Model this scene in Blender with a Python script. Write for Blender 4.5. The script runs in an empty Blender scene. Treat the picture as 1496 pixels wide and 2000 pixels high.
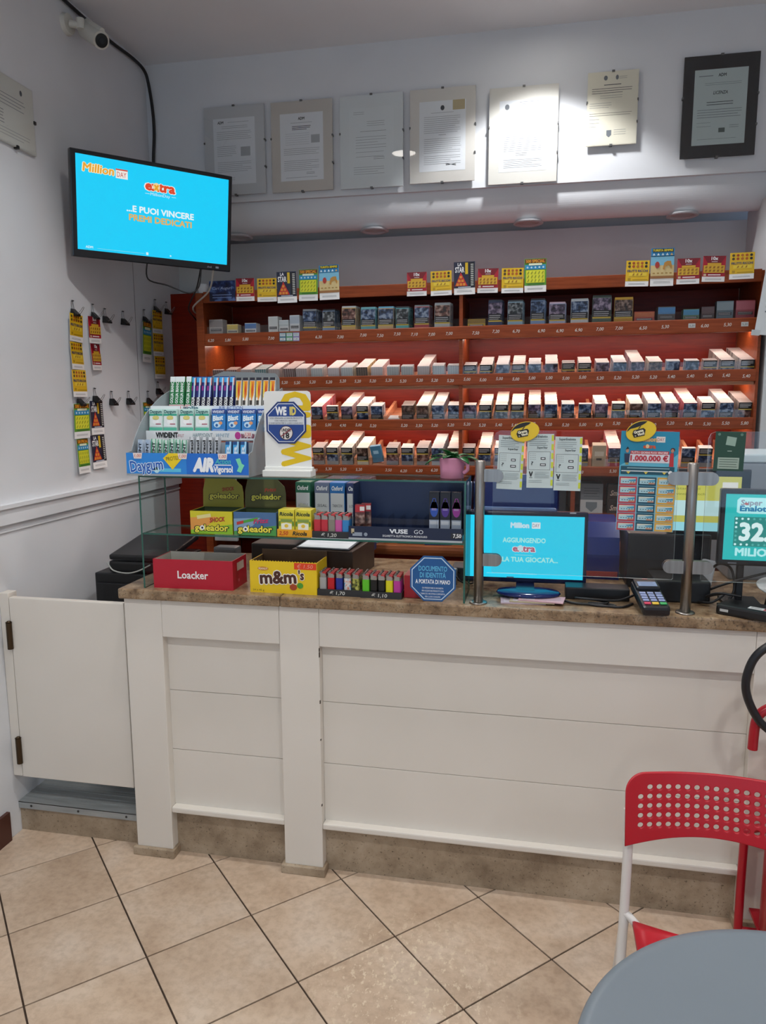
import bpy, bmesh, math, random
from mathutils import Matrix, Vector
random.seed(7)
scene = bpy.context.scene
COL = scene.collection
R = math.radians

# ------------------------------------------------------------------ camera
cam = bpy.data.cameras.new('camera'); camo = bpy.data.objects.new('camera', cam); COL.objects.link(camo)
def set_camera():
    f_px, yaw, pit, rol = 1459.07, R(11.4376), R(-8.5663), R(-0.2509)
    cy, sy, cp, sp = math.cos(yaw), math.sin(yaw), math.cos(pit), math.sin(pit)
    fw = Vector((-sy*cp, cy*cp, sp)); r = Vector((cy, sy, 0)); u = r.cross(fw)
    r2 = math.cos(rol)*r + math.sin(rol)*u; u2 = -math.sin(rol)*r + math.cos(rol)*u
    m = Matrix((r2, u2, -fw)).transposed().to_4x4(); m.translation = (1.0285, -2.3050, 1.6465)
    camo.matrix_world = m
    cam.sensor_fit = 'HORIZONTAL'; cam.sensor_width = 36; cam.lens = 36*f_px/1496
    cam.clip_start = .02
set_camera(); scene.camera = camo

# ------------------------------------------------------------------ world, exposure
w = bpy.data.worlds.new('world'); scene.world = w; w.use_nodes = True
w.node_tree.nodes['Background'].inputs[0].default_value = (.55, .72, 1, 1)
w.node_tree.nodes['Background'].inputs[1].default_value = 2.2
cy = scene.cycles; cy.max_bounces = 6; cy.diffuse_bounces = 4; cy.glossy_bounces = 3; cy.adaptive_threshold = .05
vs = scene.view_settings
vs.view_transform = 'Standard'; vs.look = 'None'; vs.exposure = 0.0; vs.gamma = 1; vs.use_curve_mapping = False
LAMP_W = 28          # watts of one ceiling downlight
# x, y, power factor, cone degrees
LAMPS = [(1.02, .97, .56, 110), (.13, -.27, .62, 138), (1.75, -.27, .3, 140), (.13, -2.0, .72, 155), (1.75, -2.0, .55, 150),
         (.9, -3.7, .6, 150), (2.9, -3.7, .5, 150), (3.2, -1.2, .4, 150)]
LED = 24             # emission of the shelf strips

# ------------------------------------------------------------------ materials
MATS = {}
def lin(h):
    h = h.lstrip('#'); c = [int(h[i:i+2], 16)/255 for i in (0, 2, 4)]
    return tuple(x/12.92 if x <= .04045 else ((x+.055)/1.055)**2.4 for x in c) + (1,)
def m(h, rough=.5, metal=0, emit=0, spec=.5):
    k = (h, rough, metal, emit)
    if k in MATS: return MATS[k]
    mt = bpy.data.materials.new('m_%s_%g_%g_%g' % (h.strip('#'), rough, metal, emit)); mt.use_nodes = True
    b = mt.node_tree.nodes['Principled BSDF']
    b.inputs['Roughness'].default_value = rough; b.inputs['Metallic'].default_value = metal
    if emit:
        b.inputs['Base Color'].default_value = (.01, .01, .01, 1)
        b.inputs['Emission Color'].default_value = lin(h); b.inputs['Emission Strength'].default_value = emit
        if emit != LED: mt.cycles.emission_sampling = 'NONE'
    else:
        b.inputs['Base Color'].default_value = lin(h)
    MATS[k] = mt; return mt
def nodes(name, rough=.5, metal=0):
    mt = bpy.data.materials.new(name); mt.use_nodes = True
    nt = mt.node_tree; b = nt.nodes['Principled BSDF']
    b.inputs['Roughness'].default_value = rough; b.inputs['Metallic'].default_value = metal
    return mt, nt, b
def ramp(nt, fac, stops):
    r = nt.nodes.new('ShaderNodeValToRGB'); e = r.color_ramp.elements
    while len(e) < len(stops): e.new(.5)
    for i, (p, c) in enumerate(stops): e[i].position = p; e[i].color = lin(c) if isinstance(c, str) else c
    nt.links.new(fac, r.inputs[0]); return r
def noise(nt, scale, detail=4, rough=.5, vec=None):
    n = nt.nodes.new('ShaderNodeTexNoise'); n.inputs['Scale'].default_value = scale
    n.inputs['Detail'].default_value = detail; n.inputs['Roughness'].default_value = rough
    if vec: nt.links.new(vec, n.inputs['Vector'])
    return n
def pos(nt, scale=(1, 1, 1)):
    g = nt.nodes.new('ShaderNodeNewGeometry'); mp = nt.nodes.new('ShaderNodeMapping')
    mp.inputs['Scale'].default_value = scale; nt.links.new(g.outputs['Position'], mp.inputs[0]); return mp.outputs[0]
def bump(nt, b, h, s, d=.002):
    bp = nt.nodes.new('ShaderNodeBump'); bp.inputs['Strength'].default_value = s; bp.inputs['Distance'].default_value = d
    nt.links.new(h, bp.inputs['Height']); nt.links.new(bp.outputs[0], b.inputs['Normal'])
def noisy(name, stops, scale, rough=.5, sc=(1, 1, 1), detail=2, bmp=0, metal=0):
    mt, nt, b = nodes(name, rough, metal)
    n = noise(nt, scale, detail, .55, pos(nt, sc)); r = ramp(nt, n.outputs[0], stops)
    nt.links.new(r.outputs[0], b.inputs['Base Color'])
    if bmp: bump(nt, b, n.outputs[0], bmp)
    return mt
WALL = noisy('wall_paint', [(.3, '#d4d6d9'), (.7, '#dbdde0')], 3, .85)
WALLW = noisy('wall_paint_grey', [(.3, '#c9cdce'), (.7, '#d0d4d5')], 3, .85)
CEIL = noisy('ceiling_paint', [(.3, '#e2e3e5'), (.7, '#e8e9eb')], 2, .9)
WHITE = noisy('white_lacquer', [(.3, '#dcd6cc'), (.7, '#e1dbd2')], 2.5, .38)
GRANITE = None
def mk_granite():
    mt, nt, b = nodes('granite', .28)
    v = pos(nt)
    n1 = noise(nt, 22, 6, .65, v); r1 = ramp(nt, n1.outputs[0], [(.3, '#5c4632'), (.5, '#8f765a'), (.7, '#ab9579')])
    n2 = noise(nt, 150, 3, .6, v); r2 = ramp(nt, n2.outputs[0], [(.36, (0, 0, 0, 1)), (.44, (1, 1, 1, 1))])
    mx = nt.nodes.new('ShaderNodeMix'); mx.data_type = 'RGBA'; mx.blend_type = 'MULTIPLY'; mx.inputs[0].default_value = .55
    nt.links.new(r1.outputs[0], mx.inputs[6]); nt.links.new(r2.outputs[0], mx.inputs[7])
    n3 = noise(nt, 60, 2, .5, v); r3 = ramp(nt, n3.outputs[0], [(.62, (0, 0, 0, 1)), (.7, (1, 1, 1, 1))])
    m2 = nt.nodes.new('ShaderNodeMix'); m2.data_type = 'RGBA'; m2.inputs[7].default_value = lin('#8a6a48')
    nt.links.new(r3.outputs[0], m2.inputs[0]); nt.links.new(mx.outputs[2], m2.inputs[6])
    nt.links.new(m2.outputs[2], b.inputs['Base Color']); return mt
GRANITE = mk_granite()
def mk_plinth():
    mt, nt, b = nodes('travertine_plinth', .5)
    v = pos(nt)
    n1 = noise(nt, 7, 6, .65, v); r1 = ramp(nt, n1.outputs[0], [(.3, '#7c6a56'), (.5, '#a29079'), (.7, '#b5a48e')])
    n2 = noise(nt, 130, 4, .6, v); r2 = ramp(nt, n2.outputs[0], [(.3, (.12, .09, .06, 1)), (.4, (1, 1, 1, 1))])
    mx = nt.nodes.new('ShaderNodeMix'); mx.data_type = 'RGBA'; mx.blend_type = 'MULTIPLY'; mx.inputs[0].default_value = .8
    nt.links.new(r1.outputs[0], mx.inputs[6]); nt.links.new(r2.outputs[0], mx.inputs[7])
    nt.links.new(mx.outputs[2], b.inputs['Base Color']); return mt
PLINTH = mk_plinth()
def mk_wood(name, a, c, d, rough=.35):
    mt, nt, b = nodes(name, rough)
    b.inputs['Specular IOR Level'].default_value = .25
    n = noise(nt, 5, 3, .6, pos(nt, (1.5, 14, 22))); r = ramp(nt, n.outputs[0], [(.3, a), (.5, c), (.7, d)])
    nt.links.new(r.outputs[0], b.inputs['Base Color']); return mt
WOOD = mk_wood('cherry_wood', '#7c3718', '#8a3f1c', '#964822')
WOODD = mk_wood('dark_cherry_wood', '#741806', '#7e1c07', '#882209')
WOODP = mk_wood('pale_lit_wood', '#c08463', '#cb9170', '#d49d7c', .5)  # light on the shelf boards is painted into this pale pinkish tone
def mk_tile():
    mt, nt, b = nodes('floor_tile', .3)
    oi = nt.nodes.new('ShaderNodeObjectInfo'); v = pos(nt)
    add = nt.nodes.new('ShaderNodeVectorMath'); add.operation = 'MULTIPLY_ADD'
    add.inputs[1].default_value = (1, 1, 1)
    nt.links.new(v, add.inputs[0])
    cb = nt.nodes.new('ShaderNodeCombineXYZ'); nt.links.new(oi.outputs['Random'], cb.inputs[2])
    sc = nt.nodes.new('ShaderNodeVectorMath'); sc.operation = 'SCALE'; sc.inputs['Scale'].default_value = 30
    nt.links.new(cb.outputs[0], sc.inputs[0]); nt.links.new(sc.outputs[0], add.inputs[2])
    n1 = noise(nt, 5, 3, .6, add.outputs[0]); r1 = ramp(nt, n1.outputs[0], [(.3, '#bda48c'), (.5, '#ccb59e'), (.72, '#d5c2af')])
    n2 = noise(nt, 45, 3, .6, add.outputs[0]); r2 = ramp(nt, n2.outputs[0], [(.3, (.82, .8, .78, 1)), (.6, (1, 1, 1, 1))])
    mx = nt.nodes.new('ShaderNodeMix'); mx.data_type = 'RGBA'; mx.blend_type = 'MULTIPLY'; mx.inputs[0].default_value = 1
    nt.links.new(r1.outputs[0], mx.inputs[6]); nt.links.new(r2.outputs[0], mx.inputs[7])
    # per-tile tone
    hs = nt.nodes.new('ShaderNodeHueSaturation'); mr = nt.nodes.new('ShaderNodeMapRange')
    mr.inputs[3].default_value = .9; mr.inputs[4].default_value = 1.06
    nt.links.new(oi.outputs['Random'], mr.inputs[0]); nt.links.new(mr.outputs[0], hs.inputs['Value']); nt.links.new(mx.outputs[2], hs.inputs['Color'])
    # pale scuffs worn into the glaze around one spot
    g = nt.nodes.new('ShaderNodeVectorMath'); g.operation = 'DISTANCE'; g.inputs[1].default_value = (.72, -.42, 0)
    nt.links.new(v, g.inputs[0])
    m1 = nt.nodes.new('ShaderNodeMapRange'); m1.inputs[1].default_value = .12; m1.inputs[2].default_value = .36; m1.inputs[3].default_value = 1; m1.inputs[4].default_value = 0
    nt.links.new(g.outputs['Value'], m1.inputs[0])
    n3 = noise(nt, 55, 3, .7, pos(nt, (1, .6, 1))); r3 = ramp(nt, n3.outputs[0], [(.55, (0, 0, 0, 1)), (.63, (1, 1, 1, 1))])
    mu = nt.nodes.new('ShaderNodeMath'); mu.operation = 'MULTIPLY'; nt.links.new(m1.outputs[0], mu.inputs[0]); nt.links.new(r3.outputs[0], mu.inputs[1])
    mm = nt.nodes.new('ShaderNodeMix'); mm.data_type = 'RGBA'; mm.inputs[7].default_value = lin('#dccbb2')
    nt.links.new(mu.outputs[0], mm.inputs[0]); nt.links.new(hs.outputs[0], mm.inputs[6])
    nt.links.new(mm.outputs[2], b.inputs['Base Color'])
    return mt
TILE = mk_tile()
GROUT = noisy('dark_grout', [(.3, '#3a2c22'), (.7, '#47372b')], 40, .9)
STEEL = noisy('brushed_steel', [(.3, '#8f8a85'), (.7, '#a6a19c')], 60, .32, (1, 1, .05), metal=1)
ALU = noisy('worn_aluminium', [(.3, '#979c9c'), (.7, '#b0b4b4')], 30, .45, (.2, 3, 1), metal=.15)
def mk_glass(name, tint, k=1.0):
    mt = bpy.data.materials.new(name); mt.use_nodes = True; nt = mt.node_tree
    nt.nodes.clear(); o = nt.nodes.new('ShaderNodeOutputMaterial'); mx = nt.nodes.new('ShaderNodeMixShader')
    t = nt.nodes.new('ShaderNodeBsdfTransparent'); t.inputs[0].default_value = tint
    g = nt.nodes.new('ShaderNodeBsdfGlossy'); g.inputs['Roughness'].default_value = .02
    lw = nt.nodes.new('ShaderNodeLayerWeight'); lw.inputs[0].default_value = .5
    pw = nt.nodes.new('ShaderNodeMath'); pw.operation = 'POWER'; pw.inputs[1].default_value = 5; nt.links.new(lw.outputs['Facing'], pw.inputs[0])
    mu = nt.nodes.new('ShaderNodeMath'); mu.operation = 'MULTIPLY_ADD'; mu.inputs[1].default_value = .7; mu.inputs[2].default_value = .03*k
    nt.links.new(pw.outputs[0], mu.inputs[0]); nt.links.new(mu.outputs[0], mx.inputs[0])
    nt.links.new(t.outputs[0], mx.inputs[1]); nt.links.new(g.outputs[0], mx.inputs[2]); nt.links.new(mx.outputs[0], o.inputs[0]); return mt
GLASS = mk_glass('clear_glass', (.93, .965, .95, 1))
ACRYL = mk_glass('clear_acrylic', (.95, .95, .95, 1))
GEDGE = m('#2b5c50', .15)
CLEAR = mk_glass('picture_glass', (.99, .99, .99, 1))
SMOKE = mk_glass('grey_plastic_clear', (.62, .66, .68, 1), 1.5)
def pic(name, a, b_, c, s=55):
    return noisy('print_'+name, [(.36, a), (.5, b_), (.64, c)], s, .35)
PICS = [pic('eye', '#15171a', '#3c4144', '#8d9192'), pic('blue', '#141c2c', '#34486a', '#8896ab'), pic('flesh', '#2a1a17', '#6a4238', '#a98d80'),
        pic('lilac', '#1f1a26', '#50455c', '#97889b'), pic('brown', '#1d1512', '#513a2f', '#8a7468')]
CAMO = pic('wild', '#2a2e22', '#8a8f3a', '#c9c36a', 90)
SURF = pic('surf', '#c8502f', '#d8d8d4', '#3d7fb0', 70)
SWIRL = pic('starry', '#0b1638', '#1a2c62', '#5a79b4', 30)

# ------------------------------------------------------------------ mesh helpers
def FRONT(x=0, y=0, z=0): return Matrix(((1, 0, 0, x), (0, 0, -1, y), (0, 1, 0, z), (0, 0, 0, 1)))   # panel facing -Y
def TOP(x=0, y=0, z=0): return Matrix.Translation((x, y, z))
def RIGHT(x=0, y=0, z=0): return Matrix(((0, 0, 1, x), (1, 0, 0, y), (0, 1, 0, z), (0, 0, 0, 1)))      # panel facing +X
TXT = {}
def txt(s, bold, shear):
    k = (s, bold, shear)
    if k in TXT: return TXT[k]
    if bold > .025 or ('M' in s and bold > .012):      # heavy strokes by overprinting, a large outline offset folds the letters
        v, f, W_ = txt(s, 0, shear); V, F = [], []; d = bold*1.15/.7
        for q_, (dx, dy) in enumerate(((-d, 0), (d, 0), (0, -d), (0, d), (-d*.7, -d*.7), (d*.7, -d*.7), (-d*.7, d*.7), (d*.7, d*.7), (0, 0))):
            n0 = len(V); V += [(p_[0]+dx+d, p_[1]+dy, .00003*q_) for p_ in v]; F += [tuple(n0+q for q in t_) for t_ in f]
        TXT[k] = (V, F, W_+2*d); return TXT[k]
    c = bpy.data.curves.new('t', 'FONT'); c.body = s; c.size = 1; c.offset = bold; c.shear = shear; c.resolution_u = 2
    o = bpy.data.objects.new('t', c); me = bpy.data.meshes.new_from_object(o)
    v = [(p.co.x, p.co.y) for p in me.vertices]; f = [tuple(p.vertices) for p in me.polygons]
    bpy.data.meshes.remove(me); bpy.data.objects.remove(o); bpy.data.curves.remove(c)
    if not v: v = [(0, 0)]
    x0 = min(p[0] for p in v); x1 = max(p[0] for p in v)
    v = [((a-x0)/.7, b/.7) for a, b in v]
    TXT[k] = (v, f, max((x1-x0)/.7, .001)); return TXT[k]
class MB:
    def __init__(s, M=None): s.v = []; s.f = []; s.fm = []; s.mats = []; s.sm = []; s.M = M or Matrix(); s.L = .0003
    def mi(s, mt):
        if mt not in s.mats: s.mats.append(mt)
        return s.mats.index(mt)
    def add(s, vs, fs, mt, smooth=False):
        b = len(s.v); s.v += [tuple(s.M @ Vector(p)) for p in vs]; i = s.mi(mt)
        for f in fs: s.f.append(tuple(b+k for k in f)); s.fm.append(i); s.sm.append(smooth)
    def box(s, x0, y0, z0, x1, y1, z1, mt, top=None, front=None):
        vs = [(x0, y0, z0), (x1, y0, z0), (x1, y1, z0), (x0, y1, z0), (x0, y0, z1), (x1, y0, z1), (x1, y1, z1), (x0, y1, z1)]
        s.add(vs, [(0, 3, 2, 1), (1, 2, 6, 5), (2, 3, 7, 6), (3, 0, 4, 7)], mt)
        s.add(vs, [(4, 5, 6, 7)], top or mt); s.add(vs, [(0, 1, 5, 4)], front or mt)
    def bbox(s, x0, y0, z0, x1, y1, z1, mt, c=.003):   # chamfered box
        bm = bmesh.new(); bmesh.ops.create_cube(bm, size=1)
        for v in bm.verts: v.co = Vector((x0 if v.co.x < 0 else x1, y0 if v.co.y < 0 else y1, z0 if v.co.z < 0 else z1))
        bmesh.ops.bevel(bm, geom=list(bm.edges), offset=c, segments=2, affect='EDGES', profile=.6)
        bm.verts.index_update()
        s.add([v.co[:] for v in bm.verts], [tuple(v.index for v in f.verts) for f in bm.faces], mt); bm.free()
    def prism(s, pts, z0, z1, mt, side=None, smooth=False):   # pts in panel xy, extruded along z
        n = len(pts); vs = [(x, y, z0) for x, y in pts]+[(x, y, z1) for x, y in pts]
        s.add(vs, [tuple(range(n))[::-1], tuple(range(n, 2*n))], mt)
        s.add(vs, [(i, (i+1) % n, n+(i+1) % n, n+i) for i in range(n)], side or mt, smooth)
    def cyl(s, p0, p1, r0, mt, r1=None, seg=16, caps=True):
        p0 = Vector(p0); p1 = Vector(p1); d = (p1-p0).normalized(); r1 = r0 if r1 is None else r1
        a = d.orthogonal().normalized(); b = d.cross(a)
        vs = [tuple(p+(a*math.cos(2*math.pi*i/seg)+b*math.sin(2*math.pi*i/seg))*r) for p, r in ((p0, r0), (p1, r1)) for i in range(seg)]
        s.add(vs, [(i, (i+1) % seg, seg+(i+1) % seg, seg+i) for i in range(seg)], mt, True)
        if caps: s.add(vs, [tuple(range(seg))[::-1], tuple(range(seg, 2*seg))], mt)
    def tube(s, pts, r, mt, seg=10, sub=6):
        P = [Vector(p) for p in pts]
        if sub > 1 and len(P) > 2:
            Q = []
            for i in range(len(P)-1):
                a, b, c, d = P[max(i-1, 0)], P[i], P[i+1], P[min(i+2, len(P)-1)]
                for k in range(sub):
                    t = k/sub; Q.append(.5*((2*b)+(c-a)*t+(2*a-5*b+4*c-d)*t*t+(3*b-a-3*c+d)*t**3))
            P = Q+[P[-1]]
        vs = []; up = None
        for i, p in enumerate(P):
            d = (P[min(i+1, len(P)-1)]-P[max(i-1, 0)]).normalized()
            a = d.orthogonal().normalized() if up is None else (up-d*up.dot(d)).normalized()
            up = a; b = d.cross(a)
            vs += [tuple(p+(a*math.cos(2*math.pi*k/seg)+b*math.sin(2*math.pi*k/seg))*r) for k in range(seg)]
        n = len(P)
        s.add(vs, [(i*seg+k, i*seg+(k+1) % seg, (i+1)*seg+(k+1) % seg, (i+1)*seg+k) for i in range(n-1) for k in range(seg)], mt, True)
        s.add(vs, [tuple(range(seg))[::-1], tuple(range((n-1)*seg, n*seg))], mt)
    def lathe(s, prof, mt, c=(0, 0, 0), seg=32, smooth=True):
        vs = [(c[0]+r*math.cos(2*math.pi*k/seg), c[1]+r*math.sin(2*math.pi*k/seg), c[2]+z) for r, z in prof for k in range(seg)]
        n = len(prof)
        s.add(vs, [(i*seg+k, i*seg+(k+1) % seg, (i+1)*seg+(k+1) % seg, (i+1)*seg+k) for i in range(n-1) for k in range(seg)], mt, smooth)
        s.add(vs, [tuple(range(seg))[::-1], tuple(range((n-1)*seg, n*seg))], mt)
    # flat print on the current panel (x right, y up, z out)
    def rect(s, x0, y0, x1, y1, mt, l=1):
        z = s.L*l; s.add([(x0, y0, z), (x1, y0, z), (x1, y1, z), (x0, y1, z)], [(0, 1, 2, 3)], mt)
    def poly(s, pts, mt, l=1): s.add([(x, y, s.L*l) for x, y in pts], [tuple(range(len(pts)))], mt)
    def ell(s, cx, cy, rx, ry, mt, l=1, seg=16):
        s.poly([(cx+rx*math.cos(2*math.pi*k/seg), cy+ry*math.sin(2*math.pi*k/seg)) for k in range(seg)], mt, l)
    def text(s, t, x, y, h, mt, w=None, l=2, a='c', bold=.0, shear=0, rot=0):
        v, f, W = txt(t, bold, shear); sx = h if w is None else w/W
        ox = {'c': -W*sx/2, 'l': 0, 'r': -W*sx}[a]; c, sn = math.cos(R(rot)), math.sin(R(rot))
        vs = []
        for pq in v:
            p = pq[0]*sx+ox; q = pq[1]*h-h/2; vs.append((x+p*c-q*sn, y+p*sn+q*c, s.L*l+(pq[2] if len(pq) > 2 else 0)))
        s.add(vs, f, mt)
    def lines(s, x0, x1, y1, n, dy, mt, th=.0012, l=2, jag=.3):
        for i in range(n):
            y = y1-i*dy; s.rect(x0, y-th, x1-(x1-x0)*jag*random.random()*(1 if i % 3 == 2 else .15), y, mt, l)
    def mesh(s, name):
        me = bpy.data.meshes.new(name); me.from_pydata(s.v, [], s.f)
        for mt in s.mats: me.materials.append(mt)
        me.polygons.foreach_set('material_index', s.fm); me.polygons.foreach_set('use_smooth', s.sm); me.update(); return me
def link(name, data, parent=None, loc=(0, 0, 0), rot=(0, 0, 0)):
    o = bpy.data.objects.new(name, data); COL.objects.link(o); o.location = loc; o.rotation_euler = rot
    if parent: o.parent = parent
    return o
def part(mb, name, parent, loc=(0, 0, 0), rot=(0, 0, 0), label=None):
    o = link(name, mb if isinstance(mb, bpy.types.Mesh) else mb.mesh(name), parent, loc, rot)
    if label: o['label'] = label
    return o
def thing(name, label, cat, loc=(0, 0, 0), rot=(0, 0, 0), group=None, data=None):
    if isinstance(data, MB): data = data.mesh(name)
    o = link(name, data, None, loc, rot); o['label'] = label; o['category'] = cat
    if group: o['group'] = group
    return o
def struct(mb, name, parent=None, **k):
    o = part(mb, name, parent, **k)
    if not parent: o['kind'] = 'structure'
    return o
def copy_of(src, label=None, loc=None, rot=None, group=None):
    r = src.copy(); COL.objects.link(r)
    if label: r['label'] = label
    if loc: r.location = loc
    if rot: r.rotation_euler = rot
    if group: r['group'] = group
    for c in src.children:
        d = c.copy(); COL.objects.link(d); d.parent = r
    return r
def MBox(*a, **k):
    b = MB(); b.box(*a, **k); return b
BLK = m('#141416', .4); BLKG = m('#0d0e12', .15); PAPER = m('#d9dde0', .8); INK = m('#4a4d52', .8); INKD = m('#1c1d20', .7); WPR = m('#eef0f0', .5)

# ================================================================== THE SETTING
XL, XR, YF, CEILZ, YW, YB = -.887, 4.2, -5.6, 3.268, 1.33, 1.60
def build_floor():
    b = MB(); b.box(XL, -3.3, -.08, XR, YB+.1, -.004, GROUT); b.box(XL, YF, -.08, XR, -3.3, 0, TILE)
    fl = struct(b, 'floor')
    T = .335; g = .0055; ang = R(-45.633); e1 = Vector((math.cos(ang), math.sin(ang))); e2 = Vector((-e1.y, e1.x)); o = Vector((-.5376, .0047))
    def clip(P, f):
        out = []
        for i, p in enumerate(P):
            q = P[(i+1) % len(P)]; a, c = f(p), f(q)
            if a >= 0: out.append(p)
            if a*c < 0: out.append(p+(q-p)*(a/(a-c)))
        return out
    shared = None
    for i in range(-14, 18):
        for j in range(-14, 18):
            c = o+e1*(i+.5)*T+e2*(j+.5)*T; h = (T-g)/2
            P = [c-e1*h-e2*h, c+e1*h-e2*h, c+e1*h+e2*h, c-e1*h+e2*h]; n0 = [p.copy() for p in P]
            if c.x > 2.9 or c.y < -3.6: continue
            for f in (lambda p: p.x-XL-.002, lambda p: 2.7-p.x, lambda p: p.y+3.3, lambda p: .058-p.y):
                P = clip(P, f)
                if len(P) < 3: break
            if len(P) < 3: continue
            full = len(P) == 4 and all((a-b_).length < 1e-5 for a, b_ in zip(P, n0))
            if full and shared: me = shared
            else:
                mb = MB(); mb.prism([(p.x-c.x, p.y-c.y) for p in P], -.0039, 0, TILE); me = mb.mesh('tile')
                if full: shared = me
            link('tile', me, fl, (c.x, c.y, 0))
    b = MB(); b.box(2.7, -3.3, -.004, XR, .058, 0, TILE); part(b, 'tiled_field', fl)
build_floor()
b = MBox(XL-.12, YF, -.08, XL, YB+.1, CEILZ, WALL); wl = struct(b, 'wall_left')
b = MBox(XL, 1.113, 1.28, XL+.0012, 1.116, 2.6, m('#8a898a', .9)); part(b, 'joint_line', wl)
b = MBox(XL-.12, YF-.12, CEILZ, XR+.12, YB+.2, CEILZ+.1, CEIL); struct(b, 'ceiling')
b = MB(FRONT(0, 0, 0))
b.M = Matrix(((0, 0, 1, 0), (1, 0, 0, 0), (0, 1, 0, 0), (0, 0, 0, 1)))
b.prism([(YW, CEILZ), (YW, 2.607), (1.352, 2.607)]+[(1.352+.075*(1-math.cos(R(a))), 2.576-.11*math.sin(R(a))) for a in range(0, 91, 5)]+[(YB+.1, 2.466), (YB+.1, CEILZ)][::-1], XL, XR, WALL)
struct(b, 'wall_upper')
struct(MBox(XL, YB, 0, 2.1, YB+.1, 2.467, WALLW), 'wall_back')
struct(MBox(1.975, 1.165, 0, 2.1, YB, 2.5, WALLW), 'wall_right')
struct(MBox(2.1, 1.33, 0, XR, 1.45, 2.61, WALL), 'wall_side')
struct(MBox(XR, YF, -.08, XR+.12, YB+.1, CEILZ, WALL), 'wall_far_right')
b = MB()     # shop front behind the viewer: wall with two windows
b.box(XL, YF-.12, 0, XR, YF, .5, WALL); b.box(XL, YF-.12, 2.5, XR, YF, CEILZ, WALL)
for x0, x1 in ((XL, -.4), (1.3, 1.9), (3.7, XR)): b.box(x0, YF-.12, .5, x1, YF, 2.5, WALL)
struct(b, 'wall_front')
for i, (x0, x1) in enumerate(((-.4, 1.3), (1.9, 3.7))):
    f = MB(); c = m('#3a3f45', .4)
    for q in ((x0, .5, x0+.05, 2.5), (x1-.05, .5, x1, 2.5), (x0, .5, x1, .55), (x0, 2.45, x1, 2.5), ((x0+x1)/2-.03, .5, (x0+x1)/2+.03, 2.5), (x0, 1.7, x1, 1.75)):
        f.box(q[0], YF-.09, q[1], q[2], YF-.03, q[3], c)
    wi = struct(f, 'window_%d' % (i+1)); part(MBox(x0+.05, YF-.065, .55, x1-.05, YF-.06, 2.45, GLASS), 'pane', wi)
b = MB(); b.box(XL, YF, 1.195, XL+.018, 1.5, 1.262, WALL); b.box(XL, YF, 1.255, XL+.028, 1.5, 1.27, WALL); b.box(XL, YF, 1.165, XL+.006, 1.5, 1.172, WALL)
struct(b, 'trim_1')
struct(MBox(XL, YF, 0, XL+.014, -.02, .115, m('#4a231a', .4)), 'baseboard_left')
struct(MBox(XL, .09, -.004, 2.1, YB, .118, noisy('platform_lino', [(.3, '#5b5148'), (.7, '#6b6057')], 20, .6)), 'floor_platform')

# ================================================================== lamps
def lamp(x, y, k, cone, n):
    t = thing('ceiling_downlight', 'recessed round ceiling downlight, lit, ' + n, 'lamp', (x, y, CEILZ), group='ceiling downlights')
    b = MB(); b.lathe([(.098, -.001), (.1, -.008), (.086, -.012), (.08, -.001)], m('#e8e8e8', .4)); part(b, 'ring', t)
    b = MB(); b.lathe([(.078, -.002), (.06, -.004), (.001, -.0045)], m('#fff8ee', .5, 0, 14)); part(b, 'diffuser', t)
    l = bpy.data.lights.new('downlight', 'SPOT'); l.energy = LAMP_W*k*4; l.spot_size = R(cone); l.spot_blend = .3 if n.startswith('just') else .7; l.shadow_soft_size = .06
    l.color = (1, .99, .976) if y < .9 else (.97, .98, 1)
    link('downlight_source', l, t, (0, 0, -.02))
for (x, y, k, c), n in zip(LAMPS, ('just in front of the framed documents', 'above the left part of the counter', 'above the right part of the counter', 'over the floor on the left', 'over the floor on the right', 'in the middle of the rear row', 'at the right of the rear row', 'by the far right wall')):
    lamp(x, y, k, c, n)
for i, x in enumerate((-.47, .235, .975, 1.66)):
    t = thing('recessed_spotlight', 'unlit round recessed spotlight in the soffit, %s from the left' % ('first', 'second', 'third', 'fourth')[i], 'spotlight', (x, 1.44, 2.466), (0, 0, 0), 'unlit soffit spotlights')
    b = MB(); b.lathe([(.068, .004), (.07, -.004), (.058, -.008), (.052, -.002), (.05, .004)], m('#b9b9bc', .4)); part(b, 'ring', t)
    b = MB(); b.lathe([(.05, .002), (.03, -.002), (.001, -.003)], m('#aeadac', .3)); part(b, 'lens', t)

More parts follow.
